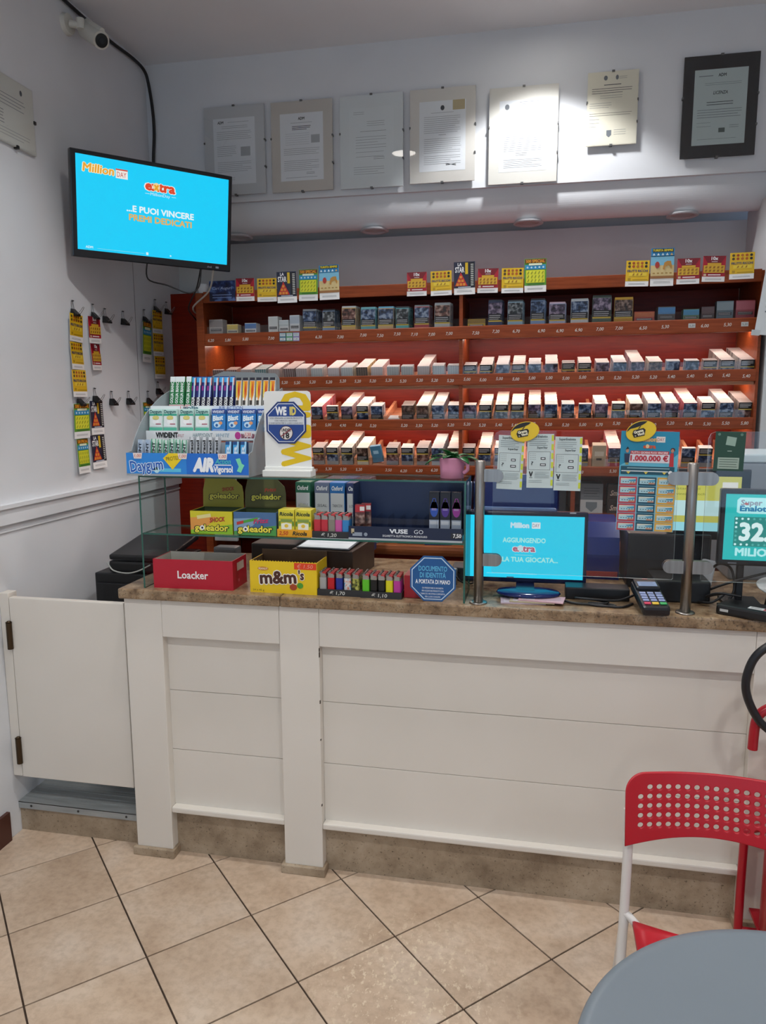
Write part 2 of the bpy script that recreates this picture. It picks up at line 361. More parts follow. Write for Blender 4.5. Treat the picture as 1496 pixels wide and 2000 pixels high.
# ================================================================== COUNTER
def counter():
    t = thing('service_counter', 'white panelled service counter with three broad posts on a stone plinth', 'counter', (0, 0, 0))
    ZT, ZR = .966, .833
    posts = [(-.363, -.2226), (.2045, .343), (1.6886, 1.83)]
    for x0, x1 in posts:
        b = MB(); b.bbox(x0, 0, .03, x1, .06, ZT, WHITE, .003); part(b, 'post', t)
        b = MB(); b.bbox(x0-.011, -.0135, 0, x1+.009, .06, .031, PLINTH, .003); part(b, 'post_base', t)
    for x0, x1 in ((-.2226, .2045), (.343, 1.6886), (1.83, 2.5)):
        b = MB(); b.bbox(x0+.0006, .0005, ZR, x1-.0006, .055, ZT, WHITE, .0015); part(b, 'rail', t)
        for z0, z1 in ((.192, .404), (.404, .6276), (.6276, ZR+.002)):
            b = MB(); b.bbox(x0, .033, z0+.0008, x1, .055, z1-.0008, WHITE, .0012); part(b, 'board', t)
        b = MB(); b.bbox(x0, .003, .172, x1, .05, .193, WHITE, .005); part(b, 'ledge', t)
        b = MBox(x0, .04, 0, x1, .06, .173, PLINTH); part(b, 'plinth', t)
    part(MBox(-.363, .06, 0.0, -.343, .6, ZT, WHITE), 'side_panel', t)
    part(MBox(-.343, .58, .12, 2.5, .6, ZT, WHITE), 'back_panel', t)
    # chipped paint on the middle post
    for z, h in ((.815, .012), (.795, .018), (.632, .012), (.5, .006), (.26, .008)): part(MBox(.3415, -.0006, z, .3436, .006, z+h, m('#3a2d22', .8)), 'paint_chip', t, label='dark spot where the paint is chipped off the edge')
    w_ = thing('worktop', 'brown speckled granite worktop along the whole counter', 'worktop', (0, 0, .9665))
    for x0, x1 in ((-.374, .2145), (.2155, 2.5)):
        b = MB(); b.bbox(x0, -.018, 0, x1, .64, .0365, GRANITE, .006); part(b, 'slab', w_)
counter()
CT = 1.003
def gate():
    t = thing('counter_gate', 'low plain white hinged gate between wall and counter', 'gate', (-.615, .03, .235))
    b = MB(); b.bbox(-.23, 0, 0, .231, .026, .7, WHITE, .003); part(b, 'panel', t)
    b = MB(); b.bbox(-.271, .002, 0, -.233, .05, .715, WHITE, .003); part(b, 'jamb', t)
    for z in (.506, .056):
        b = MB(); c = m('#4d3f2f', .35, .9); b.cyl((-.233, -.006, z), (-.233, -.006, z+.1), .0105, c, seg=12); b.lathe([(.004, .1), (.012, .102), (.004, .107)], c, (-.233, -.006, z), 12)
        part(b, 'hinge', t, label='tarnished barrel hinge')
    s = thing('step', 'low stone step with ribbed grey metal tread below the gate', 'step', (-.6315, .05, 0))
    b = MBox(-.2555, .005, 0, .2555, .035, .094, PLINTH); part(b, 'riser', s)
    b = MB(); b.box(-.2555, -.004, .094, .2555, .005, .121, ALU); b.box(-.2555, -.004, .118, .2555, .3, .122, ALU)
    for i in range(7): b.box(-.2555, .04+i*.03, .122, .2555, .052+i*.03, .1232, ALU)
    part(b, 'tread', s)
    for x in (-.2, 0, .2): b = MB(); b.cyl((x, -.0055, .107), (x, -.003, .107), .0045, m('#4b4b4b', .5, .8), seg=10); part(b, 'screw', s)
gate()

# ================================================================== SHELF WITH CIGARETTES
TILT = .0065
def zt(x): return TILT*(x-.7)
A = R(14)
ROWS = {2: 1.716, 3: 1.535, 4: 1.337}
RAILS = {1: (1.915, 1.973), 2: (1.709, 1.760), 3: (1.505, 1.556), 4: (1.297, 1.340)}
C2 = [(-.506, 1, 5), (-.436, 3, 6), (-.359, 7, 0), (-.285, 5, 7), (-.217, 7, 0), (-.14, 8, 5), (-.078, 5, 0), (-.001, 4, 1), (.08, 8, 2), (.148, 5, 1), (.22, 9, 8), (.292, 8, 2), (.368, 2, 1), (.436, 2, 1), (.513, 12, 2), (.583, 3, 1), (.656, 2, 1),
      (.732, 3, 10), (.804, 8, 11), (.878, 9, 12), (.951, 9, 11), (1.022, 6, 13), (1.097, 9, 14), (1.17, 3, 15), (1.242, 6, 11), (1.317, 4, 14), (1.391, 7, 12), (1.466, 12, 14), (1.54, 5, 16), (1.614, 2, 13), (1.692, 2, 12), (1.765, 2, 15), (1.836, 11, 10), (1.916, 12, 11)]
C3 = [(-.004, 11, 17), (.072, 1, 10), (.144, 12, 14), (.221, 8, 11), (.291, 3, 12), (.44, 4, 18), (.51, 12, 16), (.583, 11, 13), (.658, 3, 12), (.733, 2, 14), (.803, 9, 10), (.877, 11, 10), (.95, 9, 10), (1.026, 12, 14), (1.099, 10, 12), (1.174, 3, 13), (1.248, 1, 12), (1.319, 7, 14), (1.393, 2, 10), (1.468, 7, 16), (1.545, 9, 12), (1.619, 9, 14), (1.695, 12, 17), (1.769, 5, 11), (1.844, 11, 12), (1.92, 9, 15)]
C4 = [(-.002, 4, 15), (.069, 5, 11), (.142, 12, 10), (.219, 8, 16), (.363, 4, 15), (.436, 3, 11), (.51, 5, 15), (.582, 10, 13), (.659, 12, 16), (.73, 3, 15), (.803, 11, 11), (.877, 5, 11), (1.242, 2, 12), (1.385, 12, 17), (1.698, 1, 12), (1.77, 2, 11), (1.90, 2, 14)]
PX = [-.541+i*0 for i in range(1)]
def shelf():
    t = thing('cigarette_shelf', 'cherry wood wall shelving with sloping lit tiers for cigarettes', 'shelf', (.7, 1.18, 0), (0, -TILT, 0))
    X0, X1 = -.541-.7, 1.955-.7; Y = lambda y: y-1.18
    def bx(name, x0, y0, z0, x1, y1, z1, mt, c=.0015, lab=None):
        b = MB(); b.bbox(x0, Y(y0), z0, x1, Y(y1), z1, mt, c); return part(b, name, t, label=lab)
    bx('back_panel', X0, 1.525, .12, X1, 1.545, 2.14, WOODD)
    bx('side_panel', X0-.039, 1.165, .12, X0-.001, 1.524, 2.165, WOOD); bx('side_panel', X1+.0, 1.17, .12, X1+.012, 1.524, 2.165, WOOD)
    bx('divider', .694-.7, 1.172, 1.05, .7105-.7, 1.524, 2.115, WOOD)
    bx('header', X0, 1.166, 2.118, X1, 1.182, 2.17, WOOD, .003)
    bx('top_board', X0, 1.183, 2.14, X1, 1.545, 2.158, WOODD)
    bx('end_board', -.885-.7, 1.49, .12, X0-.04, 1.51, 2.215, WOODD)
    for k, (z0, z1) in RAILS.items():
        r_ = bx('rail', X0, 1.162, z0, X1, 1.18, z1, WOOD, .004)
        b = MB(); b.box(X0+.01, Y(1.1755), z1+.0005, X1-.01, Y(1.1775), z1+.034, ACRYL); part(b, 'clear_lip', r_)
        for x, s_ in PRICES[k]:
            b = MB(FRONT()); b.text(s_, 0, 0, .0135, m('#ddd6cc', .6), w=.031, shear=.2, bold=.006, rot=random.uniform(-3, 3)); part(b, 'price_lettering', r_, (x-.7, Y(1.1618), (z0+z1)/2+random.uniform(-.004, .003)))
        if k > 1:
            # sloping board
            zb = ROWS[k]; L = .335
            b = MB(Matrix.Translation((0, Y(1.215), zb)) @ Matrix.Rotation(A, 4, 'X')); b.box(X0+.001, -.032, -.014, X1-.001, .3, -.0015, WOODP)
            part(b, 'shelf_board', t)
        else:
            bx('shelf_board', X0, 1.18, 1.94, X1, 1.524, 1.962, WOODD)
        for x0, x1 in ((X0+.002, .692-.7), (.7125-.7, X1-.002)):
            if k < 4:
                b = MB(); zl = 1.928 if k == 1 else ROWS[k]-.003; b.box(x0, Y(1.295), zl, x1, Y(1.31), zl+.006, m('#fff0e2', .5, 0, LED)); part(b, 'light_strip', t, label='white strip light behind the rail')
    # battens between the columns
    bm_ = MB(); bm_.M = Matrix.Rotation(A, 4, 'X'); bm_.box(-.007, 0, -.001, .007, .295, .036, WOODP); me = bm_.mesh('batten')
    for k, cs in ((2, C2), (3, C3), (4, C4)):
        xs = [-.506+.0733*i for i in range(17)]+[.732+.074*i for i in range(17)]
        for x in xs:
            if abs(x+.037-.70) < .04 or x+.037 > 1.95: continue
            link('batten', me, t, (x+.037-.7, Y(1.222), ROWS[k]))
    bx('lower_board', X0, 1.19, 1.098, X1, 1.524, 1.12, WOOD); bx('lower_upright', 1.206-.7, 1.2, 1.12, 1.226-.7, 1.52, 1.29, WOOD)
    bx('under_board', X0, 1.182, 1.292, X1, 1.524, 1.3, WOODD)
    return t
PRICES = {
 1: [(-.507, '6,20'), (-.42, '5,80'), (-.33, '5,80'), (-.2, '7,00'), (.035, '6,30'), (.14, '7,00'), (.25, '7,00'), (.33, '7,50'), (.41, '7,50'), (.49, '7,10'), (.57, '7,00'), (.65, '7,00'), (.77, '7,50'), (.86, '7,20'), (.95, '6,70'), (1.06, '6,90'), (1.14, '6,90'), (1.22, '6,90'), (1.31, '7,00'), (1.39, '7,00'), (1.49, '6,50'), (1.58, '5,30'), (1.74, '6,00'), (1.83, '5,30')],
 2: [(x, ('5,20' if x < .7 else '5,00' if x < 1.25 else '5,20' if x < 1.58 else '5,40')) for x, n, v in C2],
 3: [(x, ('5,00', '5,00', '4,90', '5,00', '5,20', '5,20', '3,50', '5,20', '5,20', '5,20', '5,20', '5,40', '5,40', '5,40', '5,20', '5,20', '5,00', '5,70', '5,30', '5,20', '5,20', '5,20', '5,40', '5,30', '5,50', '5,80')[i % 26]) for i, (x, n, v) in enumerate(C3)],
 4: [(x, ('5,30', '5,30', '5,20', '5,20', '3,50', '6,20', '6,20', '6,20', '6,20', '6,00', '6,00', '6,20', '4,20')[i % 13]) for i, (x, n, v) in enumerate(C4)]}
shelf()
# ---- packs
def pack_mesh(top, side, P, lay, band='#c9b04a', low='#8f9294'):
    b = MB(); w_, d, h = .0275, .0215, .0865
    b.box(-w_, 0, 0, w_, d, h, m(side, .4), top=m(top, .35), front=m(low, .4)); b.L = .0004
    b.M = TOP(0, 0, h); b.rect(-w_, .0085, w_, .0098, m('#8d8078', .5), 1)
    b.M = FRONT(0, 0, 0)
    if lay == 'A':      # text over picture
        b.rect(-w_, .058, w_, h, m('#15151a', .35)); b.lines(-.024, .022, .08, 3, .0065, m('#d8d8d8', .5), .0022)
        b.rect(-w_, .053, w_, .058, m(band, .4)); b.rect(-w_, .02, w_, .053, P)
    elif lay == 'B':    # picture over text
        b.rect(-w_, .045, w_, h-.003, P); b.rect(-w_, .022, w_, .045, m('#15151a', .35)); b.lines(-.024, .02, .04, 3, .006, m('#c8c8c8', .5), .0018)
        b.rect(-w_, .017, w_, .022, m(band, .4))
    else:               # plain side with stamps
        for i in range(5): b.rect(-w_+.003+i*.011, 0, -w_+.008+i*.011, h, m(band, .5))
    b.M = Matrix()
    return b.mesh('cigarette_pack')
W = '#f2efec'
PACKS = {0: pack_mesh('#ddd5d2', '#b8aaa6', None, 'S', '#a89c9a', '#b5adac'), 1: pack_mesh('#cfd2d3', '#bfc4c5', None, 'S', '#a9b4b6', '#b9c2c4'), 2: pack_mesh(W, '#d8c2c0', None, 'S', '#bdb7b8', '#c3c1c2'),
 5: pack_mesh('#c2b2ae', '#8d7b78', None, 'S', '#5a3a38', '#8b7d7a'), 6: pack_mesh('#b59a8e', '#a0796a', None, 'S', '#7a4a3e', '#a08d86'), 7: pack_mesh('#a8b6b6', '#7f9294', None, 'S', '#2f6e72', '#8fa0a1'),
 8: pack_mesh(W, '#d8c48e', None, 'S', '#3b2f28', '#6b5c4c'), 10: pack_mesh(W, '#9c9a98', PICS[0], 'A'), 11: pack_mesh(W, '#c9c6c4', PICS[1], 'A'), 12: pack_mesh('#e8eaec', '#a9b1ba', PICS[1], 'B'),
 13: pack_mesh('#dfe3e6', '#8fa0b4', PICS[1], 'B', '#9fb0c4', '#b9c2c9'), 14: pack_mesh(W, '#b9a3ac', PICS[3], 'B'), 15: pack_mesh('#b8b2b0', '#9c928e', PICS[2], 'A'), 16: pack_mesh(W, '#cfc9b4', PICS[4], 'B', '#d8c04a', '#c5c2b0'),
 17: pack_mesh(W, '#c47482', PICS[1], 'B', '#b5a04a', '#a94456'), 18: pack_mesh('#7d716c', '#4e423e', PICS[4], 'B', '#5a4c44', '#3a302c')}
DESC = {0: 'grey-mauve striped', 1: 'pale grey striped', 2: 'white-topped pale striped', 5: 'dark mauve striped', 6: 'brown striped', 7: 'grey and teal striped', 8: 'cream and dark brown', 10: 'white-topped black and yellow', 11: 'white-topped pale grey',
        12: 'blue-grey', 13: 'light blue', 14: 'lilac and white', 15: 'grey and brown', 16: 'cream and white', 17: 'white-topped red', 18: 'dark brown'}
ORD = ['first', 'second', 'third', 'fourth', 'fifth', 'sixth', 'seventh', 'eighth', 'ninth', 'tenth', 'eleventh', 'twelfth', 'thirteenth', 'fourteenth', 'fifteenth', 'sixteenth', 'seventeenth', 'eighteenth', 'nineteenth', 'twentieth', 'twenty-first']
def packs():
    rest = MB(); NIND = 4
    for k, cs in ((2, C2), (3, C3), (4, C4)):
        nl = nr = 0
        for x, n, v in cs:
            side = 'left' if x < .7 else 'right'
            if side == 'left': nl += 1; o_ = ORD[nl-1]
            else: nr += 1; o_ = ORD[nr-1]
            rowd = {2: 'top lit tier', 3: 'middle lit tier', 4: 'bottom lit tier'}[k]
            for i in range(n):
                y = 1.2155+math.cos(A)*i*.0235; z = ROWS[k]+math.sin(A)*i*.0235+zt(x)+.0005
                rot = (A+random.uniform(-.01, .01), 0, random.uniform(-.02, .02)); loc = (x+random.uniform(-.001, .001), y, z)
                if i < NIND:
                    if i == 0: lab = '%s cigarette pack, front one in %s %s column, %s' % (DESC[v], o_, side, rowd); gr = None
                    else: lab = '%s cigarette pack, %s in %s %s column, %s' % (DESC[v], ORD[i], o_, side, rowd); gr = 'packs queued in the %s %s column of the %s' % (o_, side, rowd)
                    thing('cigarette_pack', lab, 'cigarette pack', loc, rot, gr, PACKS[v])
                else:
                    me = PACKS[v]; rest.M = Matrix.Translation(loc) @ Matrix.Rotation(A, 4, 'X')
                    vv = [p.co[:] for p in me.vertices]
                    for p in me.polygons: rest.add([vv[q] for q in p.vertices], [tuple(range(len(p.vertices)))], me.materials[p.material_index])
    rest.M = Matrix()
    o = link('cigarette_packs', rest.mesh('cigarette_packs'), None); o['label'] = 'rear cigarette packs deep in the columns of the lit shelf'; o['category'] = 'cigarette packs'; o['kind'] = 'stuff'
packs()
b = MB(); b.bbox(-.027, 0, 0, .027, .06, .02, m('#c6ccd0', .5), .001); thing('small_carton', 'small flat white carton in the empty column of the middle tier', 'box', (.371, 1.21, 1.5375), (A, 0, 0), data=b)
b = MB(); b.bbox(-.027, 0, 0, .027, .022, .085, m('#4b86a8', .5), .002); b.M = FRONT(0, 0, 0); b.rect(-.014, .045, .012, .062, m('#a8d4e8'), 1); thing('blue_carton', 'small bright blue carton standing askew on the bottom lit tier', 'box', (.29, 1.24, 1.345), (R(20), R(-7), R(-6)), data=b)
b = MB(); b.bbox(-.03, 0, 0, .03, .05, .1, m('#b7a68c', .5), .002); b.M = FRONT(0, 0, 0); b.rect(-.02, .05, .02, .072, m('#d8cdb8'), 1); b.rect(-.012, .03, .012, .04, m('#4c4136'), 1); thing('beige_carton', 'beige carton with a dark mark on the bottom lit tier', 'box', (1.318, 1.215, 1.34), (A, 0, 0), data=b)

# ---- top tier: pouches and cartons
def pouch(w_, h, tone, pc, edge):
    b = MB(); b.box(-w_/2, 0, .002, w_/2, .014, h*.93, m(edge, .4), front=m(tone, .35)); b.M = FRONT(0, 0, 0)
    b.prism([(-w_/2, h*.9), (w_/2, h*.9), (w_/2*.97, h), (-w_/2*.97, h)], -.006, -.003, m(edge, .3))
    b.rect(-w_/2+.001, h*.5, w_/2-.001, h*.9, pc); b.rect(-w_/2+.001, h*.27, w_/2-.001, h*.5, m('#15151a', .35)); b.lines(-w_*.42, w_*.4, h*.45, 3, h*.065, m('#d0d0d0', .5), .002)
    b.rect(-w_/2+.001, h*.22, w_/2-.001, h*.27, m('#c9ae3a', .4)); b.M = Matrix(); return b.mesh('tobacco_pouch')
def carton(w_, h, c1, c2, top):
    b = MB(); b.box(-w_/2, 0, 0, w_/2, .05, h, m(c1, .4), top=m(top, .4)); b.M = FRONT(0, 0, 0); b.rect(-w_/2, h*.55, w_/2, h*.95, m(c2, .4)); b.rect(-w_*.4, h*.3, w_*.4, h*.45, m('#26262a', .5)); b.lines(-w_*.38, w_*.36, h*.42, 2, h*.07, m('#c8c8c8', .5), .0015, 3); b.M = Matrix(); return b.mesh('tobacco_carton')
R1 = [('c', -.508, .075, .08, '#a9a4a2', '#8a8584', '#b9b4b2', 'grey tobacco carton at the far left of the top tier'), ('c', -.423, .059, .055, '#cfc7a8', '#c9b35a', '#d8d0b8', 'cream and yellow tobacco carton on the top tier'), ('c', -.33, .062, .058, '#d5dade', '#4f78b0', '#d9dde0', 'white and blue tobacco carton on the top tier'),
 ('c', -.215, .053, .085, '#d5d8d8', '#c2c8c8', '#dfe2e2', 'white carton above three small price cards, left of three'), ('c', -.161, .052, .067, '#d9dbda', '#b9c2c4', '#e2e4e4', 'white carton above three small price cards, middle of three'), ('c', -.107, .053, .088, '#d0d5d8', '#a9b4c0', '#dfe2e6', 'white carton above three small price cards, right of three'),
 ('p', -.032, .072, .113, '#3a3f4a', 1, '#8d9296', 'dark grey tobacco pouches at the left of the top tier'), ('p', .061, .066, .111, '#6d87a8', 0, '#2a2c30', 'black and blue tobacco pouches'), ('p', .158, .072, .122, '#c9a35c', 2, '#c9ced0', 'pale tobacco pouches with a golden foot'),
 ('p', .252, .075, .114, '#5fa3a8', 1, '#77b3bd', 'teal edged tobacco pouches'), ('p', .336, .076, .114, '#c9a878', 1, '#69b0cf', 'light blue and sand tobacco pouches'), ('p', .415, .065, .111, '#58b0b4', 0, '#3a3d40', 'black tobacco pouches with a turquoise foot'), ('p', .505, .073, .115, '#a9383c', 1, '#8e979c', 'grey tobacco pouches with a red foot'), ('p', .6, .075, .122, '#b5b8b8', 2, '#c6cacb', 'silver tobacco pouches beside the middle divider'),
 ('c', .757, .083, .042, '#c9a52f', '#8a6f24', '#3a3022', 'low yellow tobacco carton right of the middle divider'), ('p', .84, .065, .126, '#2e3c66', 3, '#44485a', 'dark navy tobacco pouches'), ('p', .93, .071, .121, '#93b5c8', 0, '#5a5f62', 'grey tobacco pouches with an eye picture'), ('p', 1.029, .066, .124, '#7d9bc4', 1, '#3c4148', 'glossy black tobacco pouches'), ('p', 1.114, .073, .107, '#a9b4d0', 3, '#d0b5c6', 'pink tobacco pouches'), ('p', 1.21, .078, .117, '#c6cacc', 1, '#b5bcc0', 'silver grey tobacco pouches'),
 ('p', 1.305, .084, .129, '#4c5f52', 3, '#2c3834', 'dark green glossy tobacco pouches, tallest of the row'), ('p', 1.397, .082, .116, '#b98a1f', 4, '#c39a2e', 'yellow and black glossy tobacco pouches'), ('c', 1.485, .088, .052, '#a9483c', '#b5653c', '#c98a58', 'low red and orange tobacco carton'), ('c', 1.576, .075, .07, '#5a5450', '#4c7fae', '#8f8a86', 'dark and blue tobacco carton'), ('c', 1.677, .068, .056, '#5f7a5c', '#4a8ab0', '#a9b5a4', 'green and blue tobacco carton'), ('c', 1.744, .055, .064, '#4a3a3c', '#5d4a4c', '#6b5a5c', 'dark plum tobacco carton'), ('c', 1.812, .07, .085, '#5a6a74', '#7d8a90', '#5f6468', 'slate tobacco carton near the right end'), ('c', 1.893, .08, .085, '#9a4650', '#a9606a', '#7a3c44', 'wine red tobacco carton at the right end of the top tier')]
for k, x, w_, h, c1, c2, c3, lab in R1:
    z = 1.963+zt(x)
    if k == 'c': thing('tobacco_carton', lab, 'tobacco carton', (x, 1.2, z), (0, 0, random.uniform(-.08, .08)), data=carton(w_-.004, h, c1, c2, c3))
    else:
        me = pouch(w_-.004, h, c1, PICS[c2], c3)
        for i in range(4):
            thing('tobacco_pouch', (lab.replace('pouches', 'pouch', 1)+', front one') if i == 0 else lab.replace('pouches', 'pouch', 1)+', %s from the front' % ORD[i], 'tobacco pouch', (x+i*.0025, 1.2+i*.019, z+.0005), (R(-2)+random.uniform(-.03, .03), 0, random.uniform(-.03, .03)), None if i == 0 else lab, me)
# three small price cards on the top rail
for i, c in enumerate(('#3d6f86', '#4f9a6a', '#8a7fb0')):
    b = MB(FRONT(0, 0, 0)); b.prism([(-.016, -.02), (.016, -.02), (.016, .02), (-.016, .02)], 0, .0008, m(c, .5)); b.L = .0012
    b.rect(-.013, .003, .013, .017, m('#cfdde0', .5)); b.rect(-.013, -.016, .013, -.004, m('#dfe6e6', .5)); b.lines(-.011, .011, .014, 2, .005, INK, .0015, 2); b.text('5,80', 0, -.01, .007, INKD, w=.018)
    thing('price_card', 'small %s printed price card on the top shelf rail' % ('blue', 'green', 'lilac')[i], 'price card', (-.155+i*.0335, 1.1612, 1.947+zt(-.1)), (0, 0, 0), data=b)
for i, (x, w_) in enumerate(((1.675, .028), (1.885, .028))):
    b = MB(FRONT(0, 0, 0)); b.prism([(-w_/2, -.009), (w_/2, -.009), (w_/2, .009), (-w_/2, .009)], 0, .0008, m('#c9cac6', .6)); b.L = .0012; b.text('5,20', 0, 0, .009, INK, w=.02)
    thing('price_sticker', 'grey paper price sticker on the top rail, %s' % ('left of the two', 'right of the two')[i], 'price sticker', (x, 1.1612, 1.946+zt(x)), data=b)
# boxes on the lowest visible shelf
b = MB(); b.bbox(-.05, 0, 0, .05, .1, .14, m('#6d7378', .5), .002); b.M = FRONT(0, 0, 0); b.rect(-.05, 0, .05, .065, m('#b9bcbc', .5)); b.poly([(-.025, .055), (.025, .055), (.025, .03), (0, .008), (-.025, .03)], m('#6f7a80'), 2); b.lines(-.035, .035, .12, 4, .012, m('#4c5256'), .003)
thing('display_box', 'grey and white box with a shield mark on the lowest shelf', 'box', (1.294, 1.23, 1.12), data=b)
for i in range(2):
    b = MB(); b.bbox(-.055, 0, 0, .055, .06, .068, m('#2f2522', .5), .002); b.M = FRONT(0, 0, 0); b.text('Smoking', .0, .03, .024, m('#cdb9a8', .5), w=.09, shear=.35, bold=.02)
    thing('rolling_paper_box', 'dark brown rolling paper box on the lowest shelf, %s' % ('lower', 'upper')[i]+' of the two', 'box', (1.42, 1.23, 1.1203+i*.0685), data=b)
b = MB(); b.bbox(-.06, 0, 0, .06, .12, .15, m('#23262b', .5), .003); thing('dark_carton', 'dark carton on the lowest shelf left of the upright', 'box', (1.12, 1.23, 1.1203), data=b)

# ================================================================== LOTTERY TICKETS
def ticket_frutti(w_, h):
    b = MB(FRONT(0, 0, 0)); b.prism([(-w_/2, 0), (w_/2, 0), (w_/2, h), (-w_/2, h)], 0, .0006, m('#f0eeec', .6)); b.L = .0009
    z = h*.2; b.rect(-w_/2, z, w_/2, h, m('#e3b818', .4))
    for i in range(5):
        for j in range(2):
            b.ell((i-2)*w_*.18, h*(.9-.13*j), w_*.06, h*.05, m(('#4a3a1c', '#a8431e', '#b0661e', '#b5571c', '#1e1c1a')[i], .4), 2, 10)
    b.text('FRUTTI RICCHI', 0, h*.6, h*.085, m('#3d4a6e', .4), w=w_*.88, bold=.03)
    b.rect(-w_*.36, h*.4, w_*.4, h*.53, m('#eacb3a', .4), 2)
    for i in range(3): b.poly([((i-1)*w_*.17-w_*.05, h*.42), ((i-1)*w_*.17+w_*.02, h*.43), ((i-1)*w_*.17+w_*.05, h*.51), ((i-1)*w_*.17, h*.5)], m('#a8741a', .4), 3)
    b.rect(-w_*.4, h*.24, -w_*.28, h*.33, m('#b58f16'), 2); b.rect(-w_*.2, h*.24, w_*.45, h*.27, m('#b58f16'), 2)
    b.lines(-w_*.36, w_*.36, h*.12, 2, h*.035, m('#a5a5a5'), h*.014, 1); b.M = Matrix(); return b.mesh('ticket')
def ticket_ten(w_, h):
    b = MB(FRONT(0, 0, 0)); b.prism([(-w_/2, 0), (w_/2, 0), (w_/2, h), (-w_/2, h)], 0, .0006, m('#f0eeec', .6)); b.L = .0009
    z = h*.2; b.rect(-w_/2, z, w_/2, h, m('#b3152b', .4)); b.poly([(-w_/2, h), (w_/2, h), (w_*.15, h*.55), (-w_*.15, h*.55)], m('#7d0f1f', .4), 2)
    b.text('10x', 0, h*.9, h*.13, m('#f2f2f2'), w=w_*.3, bold=.03, l=4); b.lines(-w_*.13, w_*.13, h*.78, 1, .01, m('#e8d8d8'), h*.02, 4, 0)
    b.rect(-w_*.3, h*.62, w_*.3, h*.72, m('#d8a82c'), 4); b.rect(-w_*.46, h*.34, w_*.46, h*.63, m('#dcae30'), 4)
    for i in range(5):
        for j in range(2): b.poly([((i-2)*w_*.175-w_*.06, h*(.38+.13*j)), ((i-2)*w_*.175+w_*.03, h*(.38+.13*j)), ((i-2)*w_*.175+w_*.06, h*(.46+.13*j)), ((i-2)*w_*.175-w_*.03, h*(.46+.13*j))], m('#a06a18'), 5)
    b.rect(-w_*.25, h*.24, w_*.3, h*.28, m('#f0e0e0'), 4); b.rect(-w_*.45, h*.22, -w_*.33, h*.3, m('#d8c0a0'), 4)
    b.lines(-w_*.36, w_*.36, h*.12, 2, h*.035, m('#a5a5a5'), h*.014, 1); b.M = Matrix(); return b.mesh('ticket')
def ticket_star(w_, h):
    b = MB(FRONT(0, 0, 0)); b.prism([(-w_/2, 0), (w_/2, 0), (w_/2, h), (-w_/2, h)], 0, .0006, m('#f0eeec', .6)); b.L = .0009
    z = h*.2; b.rect(-w_/2, z, w_/2, h, m('#22263e', .4)); b.rect(w_*.2, h*.24, w_*.46, h*.97, m('#12131c'), 2)
    for i in range(12): b.rect(w_*.3, h*(.27+.057*i), w_*.43, h*(.295+.057*i), m('#d8d8d0'), 3)
    b.rect(w_*.04, h*.62, w_*.17, h*.97, m('#d8b41c'), 2); b.text('LA', -w_*.22, h*.92, h*.09, m('#f2f2f2'), w=w_*.2, bold=.04, l=3); b.text('STAR', -w_*.22, h*.76, h*.16, m('#f2f2f2'), w=w_*.44, bold=.03, l=3)
    b.poly([(-w_*.45, h*.26), (w_*.15, h*.26), (-w_*.17, h*.68)], m('#c2262a'), 3)
    for r_ in range(3):
        for i in range(r_+1): b.rect(-w_*.17+(i-r_/2)*w_*.155-w_*.06, h*(.53-.11*r_)-h*.04, -w_*.17+(i-r_/2)*w_*.155+w_*.06, h*(.53-.11*r_)+h*.04, m('#e08a2c'), 4)
    b.rect(-w_*.3, h*.21, w_*.3, h*.24, m('#b8bcc8'), 3); b.lines(-w_*.36, w_*.36, h*.12, 2, h*.03, m('#a5a5a5'), h*.012, 1); b.M = Matrix(); return b.mesh('ticket')
def ticket_special(w_, h):
    b = MB(FRONT(0, 0, 0)); b.prism([(-w_/2, 0), (w_/2, 0), (w_/2, h), (-w_/2, h)], 0, .0006, m('#f0eeec', .6)); b.L = .0009
    z = h*.2; b.rect(-w_/2, z, w_/2, h, m('#5d9c2e', .4)); b.rect(-w_*.47, h*.87, w_*.47, h*.985, m('#6a2a14'), 2); b.text('500 SPECIAL', 0, h*.925, h*.085, m('#f0a41c'), w=w_*.86, bold=.03, l=3)
    b.rect(-w_*.47, h*.68, w_*.47, h*.82, m('#2f93c4'), 2); b.rect(-w_*.3, h*.8, w_*.3, h*.86, m('#e8f0d0'), 3)
    for i in range(5): b.ell((i-2)*w_*.18, h*.74, w_*.045, h*.03, m('#bfe4f2'), 3, 8)
    b.rect(-w_*.43, h*.28, w_*.43, h*.66, m('#dede34'), 2)
    for i in range(5):
        for j in range(3): b.poly([((i-2)*w_*.165-w_*.05, h*(.31+.12*j)), ((i-2)*w_*.165-w_*.02, h*(.3+.12*j)), ((i-2)*w_*.165+w_*.05, h*(.37+.12*j)), ((i-2)*w_*.165+w_*.02, h*(.39+.12*j))], m('#8f9a1c'), 3)
    b.rect(-w_*.35, h*.22, w_*.4, h*.26, m('#3f7a28'), 2); b.lines(-w_*.36, w_*.36, h*.12, 2, h*.03, m('#a5a5a5'), h*.012, 1); b.M = Matrix(); return b.mesh('ticket')
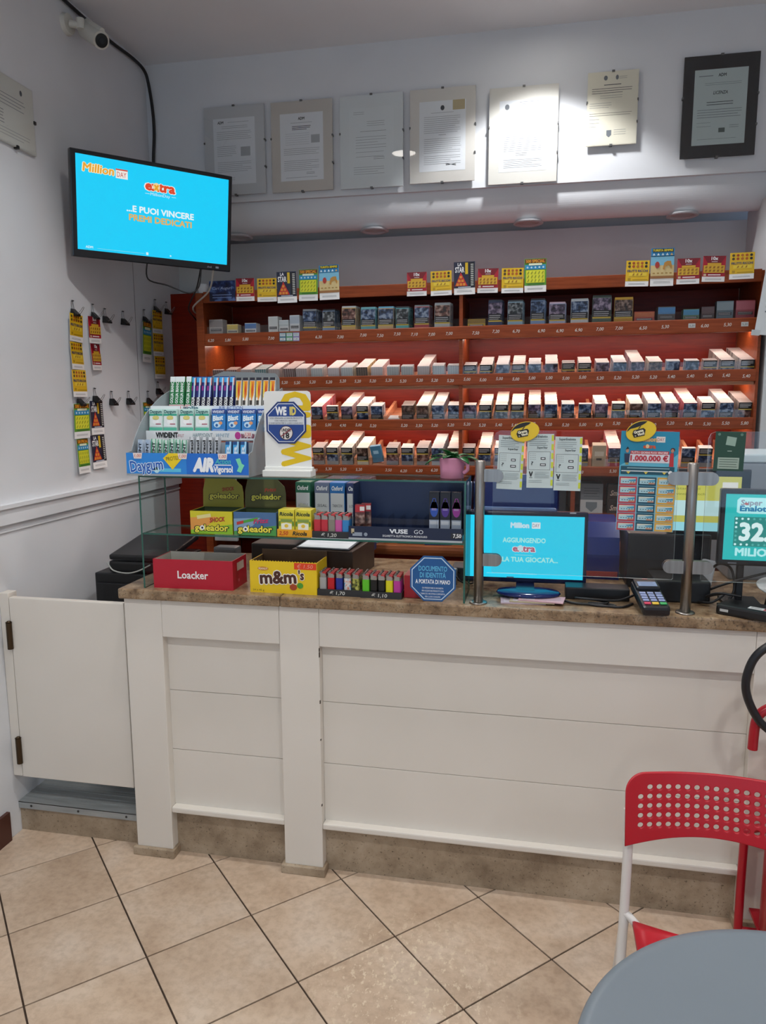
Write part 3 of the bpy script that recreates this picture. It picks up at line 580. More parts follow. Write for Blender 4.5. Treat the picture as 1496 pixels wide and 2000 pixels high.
def ticket_tour(w_, h):
    b = MB(FRONT(0, 0, 0)); b.prism([(-w_/2, 0), (w_/2, 0), (w_/2, h), (-w_/2, h)], 0, .0006, m('#f0eeec', .6)); b.L = .0009
    z = h*.2; b.rect(-w_/2, z, w_/2, h*.55, m('#dcc48a', .4)); b.rect(-w_/2, h*.55, w_/2, h*.8, m('#7fc0dc', .4)); b.rect(-w_/2, h*.78, w_/2, h, m('#2a86bc', .4))
    b.rect(-w_*.44, h*.9, w_*.46, h*.985, m('#1c2238'), 2); b.text('TURISTA SEMPRE', 0, h*.943, h*.055, m('#e8d024'), w=w_*.86, bold=.04, l=3)
    for i in range(5): b.poly([((i-2)*w_*.19-w_*.06, h*.81), ((i-2)*w_*.19+w_*.06, h*.81), ((i-2)*w_*.19, h*.875)], m('#d8ecf2' if i < 4 else '#d8b070'), 3)
    b.poly([(w_*.02, h*.45), (w_*.08, h*.62), (w_*.2, h*.66), (w_*.36, h*.66), (w_*.42, h*.5), (w_*.38, h*.44), (w_*.3, h*.55), (w_*.14, h*.52), (w_*.1, h*.42)], m('#c08a3c'), 3)
    b.ell(-w_*.22, h*.56, w_*.1, h*.09, m('#b5382c'), 3, 10)
    for i in range(5): b.ell((i-2)*w_*.18, h*.34, w_*.06, h*.018, m('#a8803c'), 3, 8)
    b.rect(-w_/2, z, w_/2, h*.27, m('#9c6a3a'), 2); b.lines(-w_*.36, w_*.36, h*.12, 2, h*.03, m('#a5a5a5'), h*.012, 1); b.M = Matrix(); return b.mesh('ticket')
TM = {'fr': ticket_frutti(.095, .107), '10': ticket_ten(.091, .105), 'la': ticket_star(.094, .142), '500': ticket_special(.094, .142), 'tu': ticket_tour(.095, .156)}
TD = {'fr': 'yellow fruit scratch ticket', '10': 'red ten-times scratch ticket', 'la': 'navy scratch ticket with a film strip', '500': 'green and yellow scratch ticket', 'tu': 'sky blue and sand scratch ticket'}
TK = [('10', -.337, 2.113, 'by the starry card'), ('fr', -.228, 2.107, 'near the left end of the header'), ('la', -.128, 2.099, 'in the left group'), ('500', -.025, 2.105, 'in the left group'), ('tu', .078, 2.107, 'in the left group'),
      ('10', .488, 2.111, 'first of the middle group'), ('fr', .6, 2.11, 'second of the middle group'), ('la', .705, 2.111, 'in the middle group'), ('10', .807, 2.115, 'fourth of the middle group'), ('fr', .916, 2.111, 'fifth of the middle group'), ('500', 1.016, 2.112, 'at the right of the middle group'),
      ('fr', 1.442, 2.122, 'first of the right group'), ('tu', 1.544, 2.12, 'in the right group'), ('10', 1.649, 2.125, 'left one of two in the right group'), ('10', 1.749, 2.131, 'right one of two in the right group'), ('fr', 1.86, 2.138, 'at the right end of the header')]
for k, x, z, wh in TK:
    thing('lottery_ticket', '%s on the shelf header, %s' % (TD[k], wh), 'ticket', (x, 1.1625, z), (R(-1), R(random.uniform(-1.5, 1.5)), R(random.uniform(-5, 5))), data=TM[k])
b = MB(FRONT(0, 0, 0)); b.prism([(-.066, 0), (.066, 0), (.066, .094), (-.066, .094)], 0, .0008, SWIRL); b.L = .0012; b.text('Cari Auguri', 0, .06, .013, m('#b8c8e8'), w=.1, shear=.3); b.lines(-.05, .05, .03, 2, .012, m('#8fa8d8'), .003)
thing('greeting_card', 'dark blue starry card at the left end of the shelf header', 'card', (-.452, 1.1605, 2.116), data=b)

# ---- binder clips and ticket strips on the left wall
def clip_parts():
    b = MB(); c = m('#101012', .35)
    b.M = Matrix(((0, 0, 1, 0), (1, 0, 0, 0), (0, 1, 0, 0), (0, 0, 0, 1)))   # prism across y
    b.M = Matrix(((1, 0, 0, 0), (0, 0, 1, 0), (0, 1, 0, 0), (0, 0, 0, 1)))
    b.prism([(.002, 0), (.006, .028), (.03, .004), (.03, -.004), (.006, -.002)], -.016, .016, c); body = b.mesh('clip_body')
    b = MB(); s_ = m('#8f8f92', .3, .9)
    b.tube([(.006, -.008, .026), (.004, -.006, .05), (.004, -.004, .062), (.004, .004, .062), (.004, .006, .05), (.006, .008, .026)], .0011, s_, 6, 3); h1 = b.mesh('wire_handle')
    b = MB(); b.tube([(.028, -.008, .002), (.045, -.006, .02), (.054, -.004, .032), (.054, .004, .032), (.045, .006, .02), (.028, .008, .002)], .0011, s_, 6, 3); h2 = b.mesh('wire_handle')
    return body, h1, h2
CB = clip_parts()
def clip(y, z, lab, rz=0):
    t = thing('binder_clip', lab, 'clip', (XL+.0005, y, z), (0, 0, rz))
    for n, me in zip(('clip_body', 'wire_handle', 'wire_handle'), CB): part(me, n, t)
    b = MB(); b.cyl((0.0, 0, .06), (.012, 0, .06), .002, m('#3a3a3c', .4, .8), seg=8); part(b, 'nail', t)
def strip(k, n, y, ztop, w_, ht, lab, lean=0):
    t = thing('ticket_strip', lab, 'ticket strip', (XL+.011, y, ztop), (0, R(lean), R(90)))
    s_ = w_/.094
    for i in range(n):
        o = link('ticket', TM[k], t, (random.uniform(-.003, .003), -.002*i, -ht*(i+1)), (R(random.uniform(-3, 3)), R(random.uniform(-2, 2)), R(random.uniform(-8, 8))))
        hh = {'fr': .107, '10': .105, 'la': .142, '500': .142}[k]; o.scale = (s_, 1, ht/hh*.985)
strip('fr', 3, .598, 2.008, .105, .115, 'strip of three yellow fruit tickets, leftmost on the left wall')
strip('10', 2, .743, 2.012, .092, .116, 'strip of two red tickets on the left wall')
strip('500', 1, 1.185, 2.035, .1, .2, 'single long green ticket strip behind the yellow one near the shelf')
strip('fr', 3, 1.306, 2.1, .108, .114, 'strip of three yellow fruit tickets closest to the shelf')
strip('500', 2, .6, 1.637, .105, .15, 'strip of two green and yellow tickets, lowest on the left wall')
strip('la', 2, .722, 1.648, .1, .15, 'strip of two navy film-strip tickets on the left wall')
strip('500', 1, 1.186, 1.64, .09, .14, 'green ticket strip half hidden behind the gum rack')
for y, z, l in ((.598, 2.0, 'on the leftmost yellow ticket strip'), (.743, 2.003, 'on the red ticket strip'), (1.19, 2.03, 'on the green strip near the shelf'), (1.306, 2.093, 'on the yellow strip closest to the shelf'), (.6, 1.628, 'on the lowest green ticket strip'), (.722, 1.64, 'on the navy ticket strip'), (1.186, 1.632, 'on the strip behind the gum rack')):
    clip(y, z, 'black binder clip '+l, R(random.uniform(-10, 10)))
for y, z, l in ((.8395, 1.995, 'upper row, beside the red strip'), (.992, 2.0, 'upper row, second right of the red strip'), (1.426, 2.095, 'upper row, beside the shelf end board'), (.8554, 1.628, 'lower row, beside the navy strip'), (1.004, 1.63, 'lower row, second right of the navy strip'), (1.296, 1.68, 'just above the gum rack')):
    clip(y, z, 'empty black binder clip on the left wall, '+l, R(random.uniform(-20, 5)))

# ================================================================== FRAMED DOCUMENTS
def frame(x0, x1, z0, z1, lab, board='#c3c6c8', paper='#dfe3e6', pb=None, style=0, depth=.02):
    t = thing('framed_document', lab, 'framed document', ((x0+x1)/2, YW-.001, z0), group='framed documents on the upper wall')
    W_, H = x1-x0, z1-z0
    b = MB(); b.box(-W_/2+.01, -depth+.006, .01, W_/2-.01, 0, H-.01, m('#9a9690', .7)); b.box(-W_/2, -depth, 0, W_/2, -depth+.006, H, m(board, .6)); part(b, 'backing_board', t)
    pw, ph = pb if pb else (.212, .302)
    b = MB(FRONT(0, -depth-.0002, H/2+(.0 if pb else -.003))); b.rect(-pw/2, -ph/2, pw/2, ph/2, m(paper, .8)); ink = m('#6f757b', .8); dk = m('#33363a', .8); b.L = .0003
    if style == 0:
        b.text('ADM', -pw*.32, ph*.44, .012, dk, w=.03, bold=.03); b.lines(-pw*.15, pw*.36, ph*.44, 1, .01, ink); b.lines(-pw*.3, pw*.34, ph*.38, 2, .008, ink)
        b.lines(-pw*.42, pw*.42, ph*.3, 5, .0085, ink); b.lines(-pw*.42, pw*.05, ph*.08, 6, .0085, ink); b.rect(pw*.15, -ph*.08, pw*.38, ph*.06, m('#a9adb0', .8), 2); b.lines(-pw*.42, pw*.4, -ph*.16, 6, .0085, ink); b.lines(-pw*.4, 0, -ph*.4, 2, .009, ink)
    elif style == 1:
        b.text('ADM', 0, ph*.42, .012, dk, w=.032, bold=.03); b.lines(-pw*.25, pw*.25, ph*.36, 1, .01, ink); b.lines(-pw*.22, pw*.22, ph*.31, 3, .007, dk, .0025)
        for i in range(6): b.rect(-pw*.38, ph*(.2-.032*i), pw*.18, ph*(.202-.032*i), ink, 2)
        b.rect(pw*.22, ph*.05, pw*.42, ph*.17, m('#a9adb0', .8), 2); b.lines(-pw*.42, pw*.42, -ph*.02, 4, .0085, ink); b.lines(-pw*.42, pw*.42, -ph*.2, 6, .0085, ink); b.lines(pw*.1, pw*.3, -ph*.38, 2, .006, dk); b.lines(-pw*.38, pw*.38, -ph*.45, 1, .009, ink)
    elif style == 2:
        b.lines(-pw*.4, -pw*.15, ph*.44, 2, .008, ink); b.lines(-pw*.1, pw*.3, ph*.3, 3, .009, ink); b.lines(-pw*.25, pw*.35, ph*.16, 1, .009, dk); b.lines(-pw*.35, pw*.35, ph*.08, 5, .012, ink); b.lines(-pw*.35, pw*.3, -ph*.14, 2, .02, ink); b.lines(pw*.05, pw*.3, -ph*.22, 2, .008, dk); b.lines(-pw*.4, pw*.3, -ph*.36, 4, .01, ink)
    elif style == 3:
        b.ell(0, ph*.4, .009, .011, dk, 2); b.rect(pw*.22, ph*.36, pw*.48, ph*.5, m('#b9ab86', .8), 2); b.lines(-pw*.25, pw*.25, ph*.335, 1, .01, ink); b.lines(-pw*.4, pw*.4, ph*.28, 9, .0085, ink); b.lines(-pw*.08, pw*.08, ph*.02, 1, .01, dk); b.lines(-pw*.4, pw*.42, -.01, 8, .0085, ink); b.lines(-pw*.4, pw*.4, -ph*.28, 5, .0085, ink)
        for i in range(4): b.poly([(pw*.08, -ph*(.42-.01*i)), (pw*.3, -ph*(.40+.01*i)), (pw*.3, -ph*(.404+.01*i)), (pw*.08, -ph*(.424-.01*i))], dk, 2)
    elif style == 4:
        b.ell(-pw*.34, ph*.41, .01, .012, ink, 2); b.lines(-pw*.08, pw*.44, ph*.47, 6, .008, ink); b.lines(-pw*.3, pw*.4, ph*.24, 2, .012, ink); b.lines(-pw*.4, pw*.4, ph*.02, 9, .0085, ink); b.lines(-pw*.15, pw*.1, -ph*.24, 2, .008, dk); b.lines(-pw*.4, pw*.42, -ph*.33, 5, .008, ink)
    elif style == 5:
        b.ell(-pw*.15, ph*.42, .008, .01, ink, 2); b.ell(pw*.08, ph*.42, .006, .01, ink, 2); b.lines(pw*.12, pw*.28, ph*.43, 2, .007, ink); b.lines(-pw*.18, pw*.18, ph*.33, 1, .01, dk, .003); b.lines(-pw*.42, pw*.4, ph*.28, 3, .009, dk, .002); b.lines(-pw*.25, pw*.2, ph*.18, 2, .009, ink); b.lines(-pw*.46, 0, ph*.08, 3, .009, ink); b.lines(-pw*.46, pw*.4, -ph*.06, 2, .009, dk); b.lines(-pw*.46, -pw*.25, -ph*.14, 3, .015, ink)
        b.poly([(-pw*.1, -ph*.3), (0, -ph*.3), (0, -ph*.37), (-pw*.05, -ph*.4), (-pw*.1, -ph*.37)], ink, 2); b.lines(pw*.05, pw*.3, -ph*.3, 3, .009, ink)
    else:
        b.text('ADM', pw*.02, ph*.42, .012, dk, w=.032, bold=.03); b.lines(-pw*.42, -pw*.15, ph*.42, 1, .01, ink, .003); b.lines(-pw*.3, pw*.4, ph*.32, 2, .007, ink); b.text('LICENZA', 0, ph*.19, .013, dk, w=.058, bold=.02, shear=.2); b.lines(-pw*.25, pw*.25, ph*.07, 2, .01, dk, .0025); b.lines(-pw*.42, pw*.44, -ph*.03, 4, .01, ink, .002); b.lines(-pw*.42, -pw*.15, -ph*.2, 2, .015, ink); b.rect(0, -ph*.34, pw*.12, -ph*.28, m('#4c5a58'), 2); b.lines(pw*.2, pw*.38, -ph*.25, 2, .008, dk); b.lines(-pw*.4, pw*.35, -ph*.42, 1, .01, ink)
    part(b, 'document', t)
    b = MB(); b.box(-W_/2, -depth-.0036, 0, W_/2, -depth-.0016, H, CLEAR); part(b, 'glass', t)
    for x, z in ((0, H), (0, 0), (-W_/2, H*.6), (W_/2, H*.6), (W_/2, H*.3)):
        b = MB(); b.box(x-.006 if z in (0, H) else x-.003, -depth-.0045, z-.004, x+.006 if z in (0, H) else x+.003, -.004, z+.004, m('#6f6f6e', .4, .7)); part(b, 'clamp', t)
frame(-.58, -.273, 2.636, 3.042, 'grey framed document right beside the television, leftmost on the upper wall', style=0)
frame(-.239, .0625, 2.634, 3.039, 'beige framed document with an index table, second from the left', '#c5c0b8', style=1)
frame(.1, .399, 2.631, 3.04, 'framed pale document mirroring a ceiling lamp, third from the left', '#d3d9da', '#d6dcdd', style=2)
frame(.432, .731, 2.636, 3.041, 'framed document with a tan postage stamp corner, fourth from the left', '#d3d0c9', style=3)
frame(.793, 1.096, 2.611, 3.019, 'brightly lit framed document, fifth from the left', '#dad8d0', style=4)
frame(1.2185, 1.431, 2.747, 3.049, 'smaller framed cream certificate without a border', '#dcd8c6', '#dcd8c6', (.208, .297), 5)
frame(1.615, 1.915, 2.67, 3.078, 'framed grey licence with a broad black border', '#15171c', '#b4c2c1', None, 6)
t = thing('wall_notice', 'framed printed notice on the left wall at the picture edge', 'framed document', (XL+.001, .245, 2.575), (0, 0, R(90)))
b = MB(); b.box(-.17, -.012, 0, .17, 0, .235, m('#c9cac4', .6)); part(b, 'backing_board', t)
b = MB(FRONT(0, -.0125, 0)); b.rect(-.165, .004, .165, .231, m('#d3d4cc', .8)); b.ell(-.05, .205, .01, .012, INK, 2); b.ell(.1, .2, .007, .01, INK, 2)
b.lines(-.14, .12, .17, 4, .012, m('#83868a'), .0025); b.lines(-.14, .0, .11, 5, .011, m('#6d7074'), .0025); b.lines(-.12, .14, .05, 3, .011, m('#9a9c9e'), .002); part(b, 'document', t)
b = MB(); b.box(-.17, -.0155, 0, .17, -.0135, .235, CLEAR); part(b, 'glass', t)
for x, z in ((.06, 0), (.17, .12)):
    b = MB(); b.box(x-.006, -.017, z-.006, x+.006, -.001, z+.006, m('#3c3c3c', .4, .7)); part(b, 'clamp', t)
# notice board at the right edge
b = MB(FRONT(0, 0, 0)); b.prism([(0, 0), (.24, 0), (.24, .46), (0, .46)], 0, .004, m('#cfd4d6', .6)); b.L = .0022; b.M = b.M @ Matrix.Translation((0, 0, .004))
for i in range(14): b.rect(.025, .09+i*.02, .15, .096+i*.02, m('#6f747a'), 1)
b.rect(-.012, -.004, .02, .018, m('#b9bec0', .3), 2)
thing('hanging_notice', 'white printed notice hanging at the right edge beside the shelf', 'notice', (1.905, 1.09, 1.905), (0, R(6), R(-8)), data=b)

# ================================================================== TELEVISION, CAMERA, CABLES
def tv():
    t = thing('television', 'black flat television with cyan screen hung in the left corner', 'television', (-.564, .755, 2.425), (R(8.0), 0, R(47.09)))
    W_, H = .684, .405
    b = MB(); c = m('#0e1016', .18); b.bbox(-W_/2, 0, -H/2, W_/2, .035, H/2, c, .004); b.bbox(-.2, .03, -.15, .2, .075, .12, m('#15161a', .5), .01); part(b, 'housing', t)
    x0, x1, z0, z1 = -W_/2+.02, W_/2-.018, -H/2+.03, H/2-.017; sw, sh = x1-x0, z1-z0
    b = MB(FRONT(x0, -.0006, z0)); b.rect(0, 0, sw, sh, m('#00c6f2', .3, 0, 1.05), 0); e = lambda h: m(h, .4, 0, .9); b.L = .0005
    X = lambda u: u*sw; Yv = lambda v: (1-v)*sh
    b.text('Million', X(.135), Yv(.125), sh*.085, e('#fff2cc'), w=sw*.2, l=1, bold=.07, shear=.1); b.text('Million', X(.135), Yv(.125), sh*.085, e('#f0a92c'), w=sw*.19, l=2, bold=.025, shear=.1)
    b.rect(X(.24), Yv(.19), X(.315), Yv(.1), e('#f4f0ea'), 1); b.rect(X(.24), Yv(.105), X(.315), Yv(.09), e('#d84c34'), 2); b.text('DAY', X(.277), Yv(.147), sh*.055, e('#c23a2c'), w=sw*.058, l=2)
    b.text('extra', X(.525), Yv(.21), sh*.1, e('#f6f4f0'), w=sw*.215, l=1, bold=.09); b.text('extra', X(.525), Yv(.21), sh*.1, e('#e2451f'), w=sw*.2, l=2, bold=.045); b.ell(X(.499), Yv(.218), sw*.024, sh*.045, e('#f4d9a0'), 3); b.text('x', X(.499), Yv(.212), sh*.08, e('#eda51f'), w=sw*.035, l=4, bold=.05)
    b.text('MillionDay', X(.525), Yv(.3), sh*.034, e('#d8f2f8'), w=sw*.13, l=1)
    for u in (.425, .6): b.rect(X(u), Yv(.305), X(u+.03), Yv(.3), e('#d8f2f8'))
    b.text('...E PUOI VINCERE', X(.53), Yv(.49), sh*.066, e('#eefafc'), w=sw*.45, l=1, bold=.03); b.text('PREMI DEDICATI', X(.53), Yv(.585), sh*.066, e('#e8b45a'), w=sw*.42, l=1, bold=.03)
    b.text('ADM', X(.07), Yv(.965), sh*.025, e('#e0f6fa'), w=sw*.045, l=1, bold=.02); b.lines(X(.12), X(.42), Yv(.97), 1, .01, e('#7fdcf0'), .002, 1, 0); b.rect(X(.43), Yv(.985), X(.445), Yv(.955), e('#e0f6fa')); b.rect(X(.59), Yv(.975), X(.6), Yv(.96), e('#e0f6fa'))
    part(b, 'screen', t, label='glowing cyan lottery advert with white and orange lettering')
    b = MB(FRONT(.24, -.0006, -H/2+.014)); b.text('dvd', 0, 0, .008, m('#aaaabb', .4), w=.02); b.rect(.03, -.004, .045, .004, m('#8a94a0')); part(b, 'badge', t)
    b = MB(); b.box(-.05, .075, -.05, .05, .085, .05, BLK); b.tube([(0, .08, 0), (-.06, .15, .0), (-.09, .22, 0)], .015, BLK, 8, 2); part(b, 'wall_bracket', t)
tv()
def security_camera():
    t = thing('security_camera', 'white bullet security camera at the top of the left wall', 'camera', (XL, .684, 3.165))
    c = m('#d0cfc6', .5)
    b = MB(); b.cyl((0, 0, 0), (.018, 0, 0), .042, c, .038, 24); part(b, 'base', t)
    b = MB(); b.cyl((.018, 0, 0), (.06, .01, -.005), .014, c); b.cyl((.06, .01, -.02), (.06, .01, .02), .016, c); part(b, 'arm', t)
    p0 = Vector((.05, .06, -.0)); p1 = Vector((.155, -.0, -.075)); d = (p1-p0).normalized()
    b = MB(); b.cyl(p0, p1, .032, c, .034, 24); part(b, 'body', t)
    b = MB(); b.cyl(p1, p1+d*.004, .026, BLKG, seg=24); b.cyl(p1+d*.004, p1+d*.006, .012, m('#25272c', .1), seg=16); part(b, 'lens', t)
    b = MB(); b.M = Matrix.Translation((0, 0, .038)); b.cyl(p0+d*.02, p1+d*.012, .012, c, seg=12); part(b, 'sunshade', t)
security_camera()
def cord(name, pts, r, lab, col='#101013', cat='cable', sub=6):
    b = MB(); b.tube(pts, r, m(col, .5), 10, sub); return thing(name, lab, cat, (0, 0, 0), data=b)
cord('black_cable', [(-.872, .5, 3.255), (-.872, .66, 3.243), (-.872, .85, 3.236), (-.874, 1.02, 3.235), (-.87, 1.18, 3.24), (-.866, 1.28, 3.225), (-.862, 1.312, 3.17), (-.85, 1.318, 3.05), (-.848, 1.318, 2.95), (-.858, 1.318, 2.83), (-.858, 1.312, 2.72), (-.84, 1.29, 2.6), (-.76, 1.12, 2.5), (-.62, .87, 2.46)], .0075, 'thick black cable running along the ceiling corner down to the television')
cord('thin_cable', [(-.63, .78, 2.24), (-.64, .8, 2.17), (-.58, .86, 2.15), (-.5, .9, 2.12), (-.46, .92, 2.15), (-.45, .93, 2.23)], .0032, 'thin black cable looping below the television')
cord('drooping_cable', [(-.45, .93, 2.24), (-.5, .98, 2.15), (-.6, 1.1, 2.08), (-.66, 1.3, 2.05), (-.675, 1.47, 1.98), (-.675, 1.482, 1.9)], .0032, 'thin black cable dropping from the television to the shelf end')
cord('white_cable', [(-.41, .97, 2.23), (-.47, 1.05, 2.15), (-.6, 1.15, 2.09), (-.635, 1.3, 2.07), (-.64, 1.45, 2.08), (-.625, 1.481, 2.1)], .004, 'white cable drooping behind the shelf end post', '#b5b0a6')
cord('white_wall_cable', [(-.615, 1.484, 2.02), (-.612, 1.484, 1.8), (-.61, 1.484, 1.4), (-.61, 1.484, 1.2)], .006, 'white cable running down the dark end board', '#c8c2b4')
b = MB(); b.bbox(-.022, -.018, -.045, .022, 0, .045, m('#cfc9bd', .5), .012); thing('plug_adapter', 'cream plug adapter hanging on the dark shelf end board', 'plug', (-.62, 1.488, 2.05), (0, R(8), 0), data=b)
b = MB(); b.lathe([(.001, 0), (.024, 0), (.024, .04), (.02, .044), (.001, .044)], m('#dcdfe2', .5)); thing('white_cap', 'small white cap sitting on top of the shelf end post', 'cap', (-.5615, 1.19, 2.1585), data=b)  # plain white cap on the end post

# ================================================================== GLASS CASE
GX0, GX1, GY0, GY1, GZ1 = -.288, .825, .008, .188, 1.395
def pane(b, x0, y0, z0, x1, y1, z1, thin):
    # glass box with green edges: faces normal to 'thin' axis stay clear
    vs = [(x0, y0, z0), (x1, y0, z0), (x1, y1, z0), (x0, y1, z0), (x0, y0, z1), (x1, y0, z1), (x1, y1, z1), (x0, y1, z1)]
    F = {'z': [(0, 3, 2, 1), (4, 5, 6, 7)], 'y': [(0, 1, 5, 4), (2, 3, 7, 6)], 'x': [(1, 2, 6, 5), (3, 0, 4, 7)]}
    for ax in 'xyz': b.add(vs, F[ax], GLASS if ax == thin else GEDGE)
def case():
    t = thing('glass_display_case', 'clear glass countertop display case with one shelf and green edges', 'display case', (0, 0, CT))
    h = GZ1-CT
    for n, a, th in (('side_pane', (GX0, GY0, 0, GX0+.006, GY1, h-.006), 'x'), ('side_pane', (GX1-.006, GY0, 0, GX1, GY1, h-.006), 'x'), ('top_pane', (GX0, GY0, h-.006, GX1, GY1, h), 'z'), ('glass_shelf', (GX0+.0065, GY0+.004, .188, GX1-.0065, GY1, .194), 'z')):
        b = MB(); pane(b, *a, th); part(b, n, t)
case()
SH = CT+.1942
def openbox(w_, d, h, out, inn, th=.003, back=None):
    b = MB(); o = m(out, .4); i_ = m(inn, .7); hb = back or h
    b.box(-w_/2, 0, 0, w_/2, d, th, o, top=i_); b.box(-w_/2, 0, th, w_/2, th, h, o)
    b.box(-w_/2, d-th, th, w_/2, d, hb, i_); b.box(-w_/2, th, th, -w_/2+th, d-th, h, o); b.box(w_/2-th, th, th, w_/2, d-th, h, o)
    for q in ((-w_/2+th, th+.0002, w_/2-th, th+.0006),): b.box(q[0], q[1], th, q[2], q[3], h-.001, i_)
    b.box(-w_/2+th+.0002, th, th, -w_/2+th+.0006, d-th, h-.001, i_); b.box(w_/2-th-.0006, th, th, w_/2-th-.0002, d-th, h-.001, i_)
    return b
b = openbox(.29, .135, .102, '#b3132c', '#b9b5ae'); b.M = FRONT(0, 0, 0); b.text('Loacker', -.0, .05, .026, m('#f2f0ee', .5), w=.112, bold=.02)
b.M = RIGHT(.145, .03, 0); b.rect(.01, .06, .075, .088, m('#c9b9b0', .5)); b.rect(.02, .02, .03, .03, m('#d06070'))
thing('wafer_box', 'open red cardboard wafer box at the left of the case floor', 'box', (-.11, .022, CT), (0, 0, R(1.5)), data=b)
b = openbox(.236, .12, .108, '#e8c51a', '#6b5138', .003, .125); b.M = FRONT(0, 0, 0)
for dx, c, bo, l in ((0, '#f4efe6', .08, 2), (0, '#4a2517', .035, 3)):
    b.text("m&m", -.018, .056, .042, m(c, .5), w=.13 if l == 3 else .137, bold=bo, l=l, rot=3); b.text("'s", .064, .066, .03, m(c, .5), w=.02 if l == 3 else .024, bold=bo, l=l)
b.ell(-.07, .083, .02, .007, m('#c98a2c'), 1); b.text('PEANUT', -.07, .083, .0065, m('#f4efe6'), w=.031); b.ell(.036, .024, .013, .011, m('#a8451c'), 4); b.ell(.06, .03, .011, .01, m('#4c9a2c'), 4)
b.rect(.04, .085, .117, .107, m('#e0431c', .4), 2); b.text('\u20ac 1.50', .078, .096, .013, m('#f0a08a'), w=.055, l=3, shear=.2); b.text('24 x 45 g', -.088, .009, .006, m('#6a5310'), w=.04)
for i in range(24): b.poly([(-.118+i*.00983, .108), (-.118+(i+1)*.00983, .108), (-.118+(i+.5)*.00983, .112)], m('#e8c51a', .4), 0)
thing('candy_box', 'open yellow peanut candy box with serrated rim', 'box', (.215, .022, CT), (0, 0, R(-1)), data=b)
# lighters
def lighter_mesh(col, pm=None):
    b = MB(); body = pm or m(col, .25); w_, d = .0115, .0055
    o = [(-w_, -d*.5), (-w_*.7, -d), (w_*.7, -d), (w_, -d*.5), (w_, d*.5), (w_*.7, d), (-w_*.7, d), (-w_, d*.5)]
    b.prism(o, 0, .056, body); b.prism([(x*.96, y*.9) for x, y in o], .056, .07, m('#b9b5b0', .25, .9)); b.box(-.001, -d*.8, .066, w_*.95, d*.8, .074, m('#b3202a', .4)); b.cyl((-w_*.55, -d*.7, .073), (-w_*.55, d*.7, .073), .0048, m('#6f6f70', .35, .8), seg=8)
    b.box(-w_*.95, -d*.8, .07, -w_*.1, d*.8, .0735, m('#a9a5a0', .25, .9)); b.rect(-w_*.5, .0, w_*.5, .0, body, 0); return b.mesh('lighter')
LM = {}
def lighters(cols, xs, y0, z, n, tray, dx=0):
    for x, (nm, c, pm) in zip(xs, cols):
        if (c, nm) not in LM: LM[(c, nm)] = lighter_mesh(c, pm)
        for i in range(n):
            last = 'front one' if i == 0 else ORD[i]+' from the front'
            thing('lighter', '%s lighter in the %s, %s' % (nm, tray, last), 'lighter', (x+i*dx, y0+i*.0135, z+.0005), (0, 0, random.uniform(-.05, .05)), None if i == 0 else '%s lighters in the %s' % (nm, tray), LM[(c, nm)])
def tray(x0, x1, y0, d, z, price, lab):
    b = MB(); c = m('#2a2a2c', .5); w_ = x1-x0
    b.box(-w_/2, 0, 0, w_/2, d, .0028, c); b.box(-w_/2, 0, .0028, w_/2, .003, .022, c); b.box(-w_/2, d-.003, .0028, w_/2, d, .03, c); b.box(-w_/2, .003, .0028, -w_/2+.002, d-.003, .022, c); b.box(w_/2-.002, .003, .0028, w_/2, d-.003, .022, c)
    b.M = FRONT(0, 0, 0); b.text(price, -.005, .0105, .0115, m('#d8d8d0', .6), w=.052, shear=.1, bold=.01)
    thing('lighter_tray', lab, 'tray', ((x0+x1)/2, y0, z), data=b)
tray(.334, .4805, .022, .085, CT, '\u20ac 1,70', 'dark grey lighter tray priced 1,70 next to the candy box')
tray(.4815, .619, .017, .085, CT, '\u20ac 1,10', 'dark grey lighter tray priced 1,10 next to the blue octagon')
tray(.319, .443, .024, .075, SH, '\u20ac 1,20', 'dark grey lighter tray priced 1,20 on the glass shelf')
lighters([('grey', '#a5a4a2', None), ('red', '#c01c24', None), ('dark blue', '#22348f', None), ('surf patterned', '#111111', SURF), ('yellow camouflage', '#222222', CAMO)], (.3505, .3785, .4065, .4345, .4625), .035, CT+.003, 5, '1,70 tray')
lighters([('green', '#5fbf2a', None), ('left black', '#151516', None), ('right black', '#161617', None), ('yellow', '#d8cf1e', None), ('magenta', '#b83a94', None)], (.498, .5242, .5502, .5765, .6027), .03, CT+.003, 5, '1,10 tray')
lighters([('left red', '#c0323e', None), ('right red', '#c0323f', None), ('taupe', '#8a857a', None), ('pink', '#c95a9c', None), ('blue', '#3a86c4', None)], (.3335, .358, .3825, .4065, .4305), .038, SH+.003, 4, '1,20 tray')
b = MB(); b.bbox(-.03, 0, 0, .03, .08, .075, m('#b3202c', .4), .002); thing('red_box', 'small red box half hidden by the blue octagon sign', 'box', (.652, .045, CT), data=b)
def octagon(name, r_, lab, cat, loc, base, rim, fn, rot=(0, 0, 0), depth=.003):
    t = thing(name, lab, cat, loc, rot); P = [(r_*math.cos(R(22.5+45*i)), r_*math.sin(R(22.5+45*i))) for i in range(8)]; q = lambda k: [(x*k, y*k) for x, y in P]
    b = MB(FRONT(0, 0, 0)); b.prism(P, 0, depth, m(base, .35)); part(b, 'plate', t)
    b = MB(FRONT(0, -depth, 0)); b.poly(q(.93), m(rim, .4), 1); b.poly(q(.89), m(base, .35), 2); fn(b, r_); part(b, 'print', t); return t
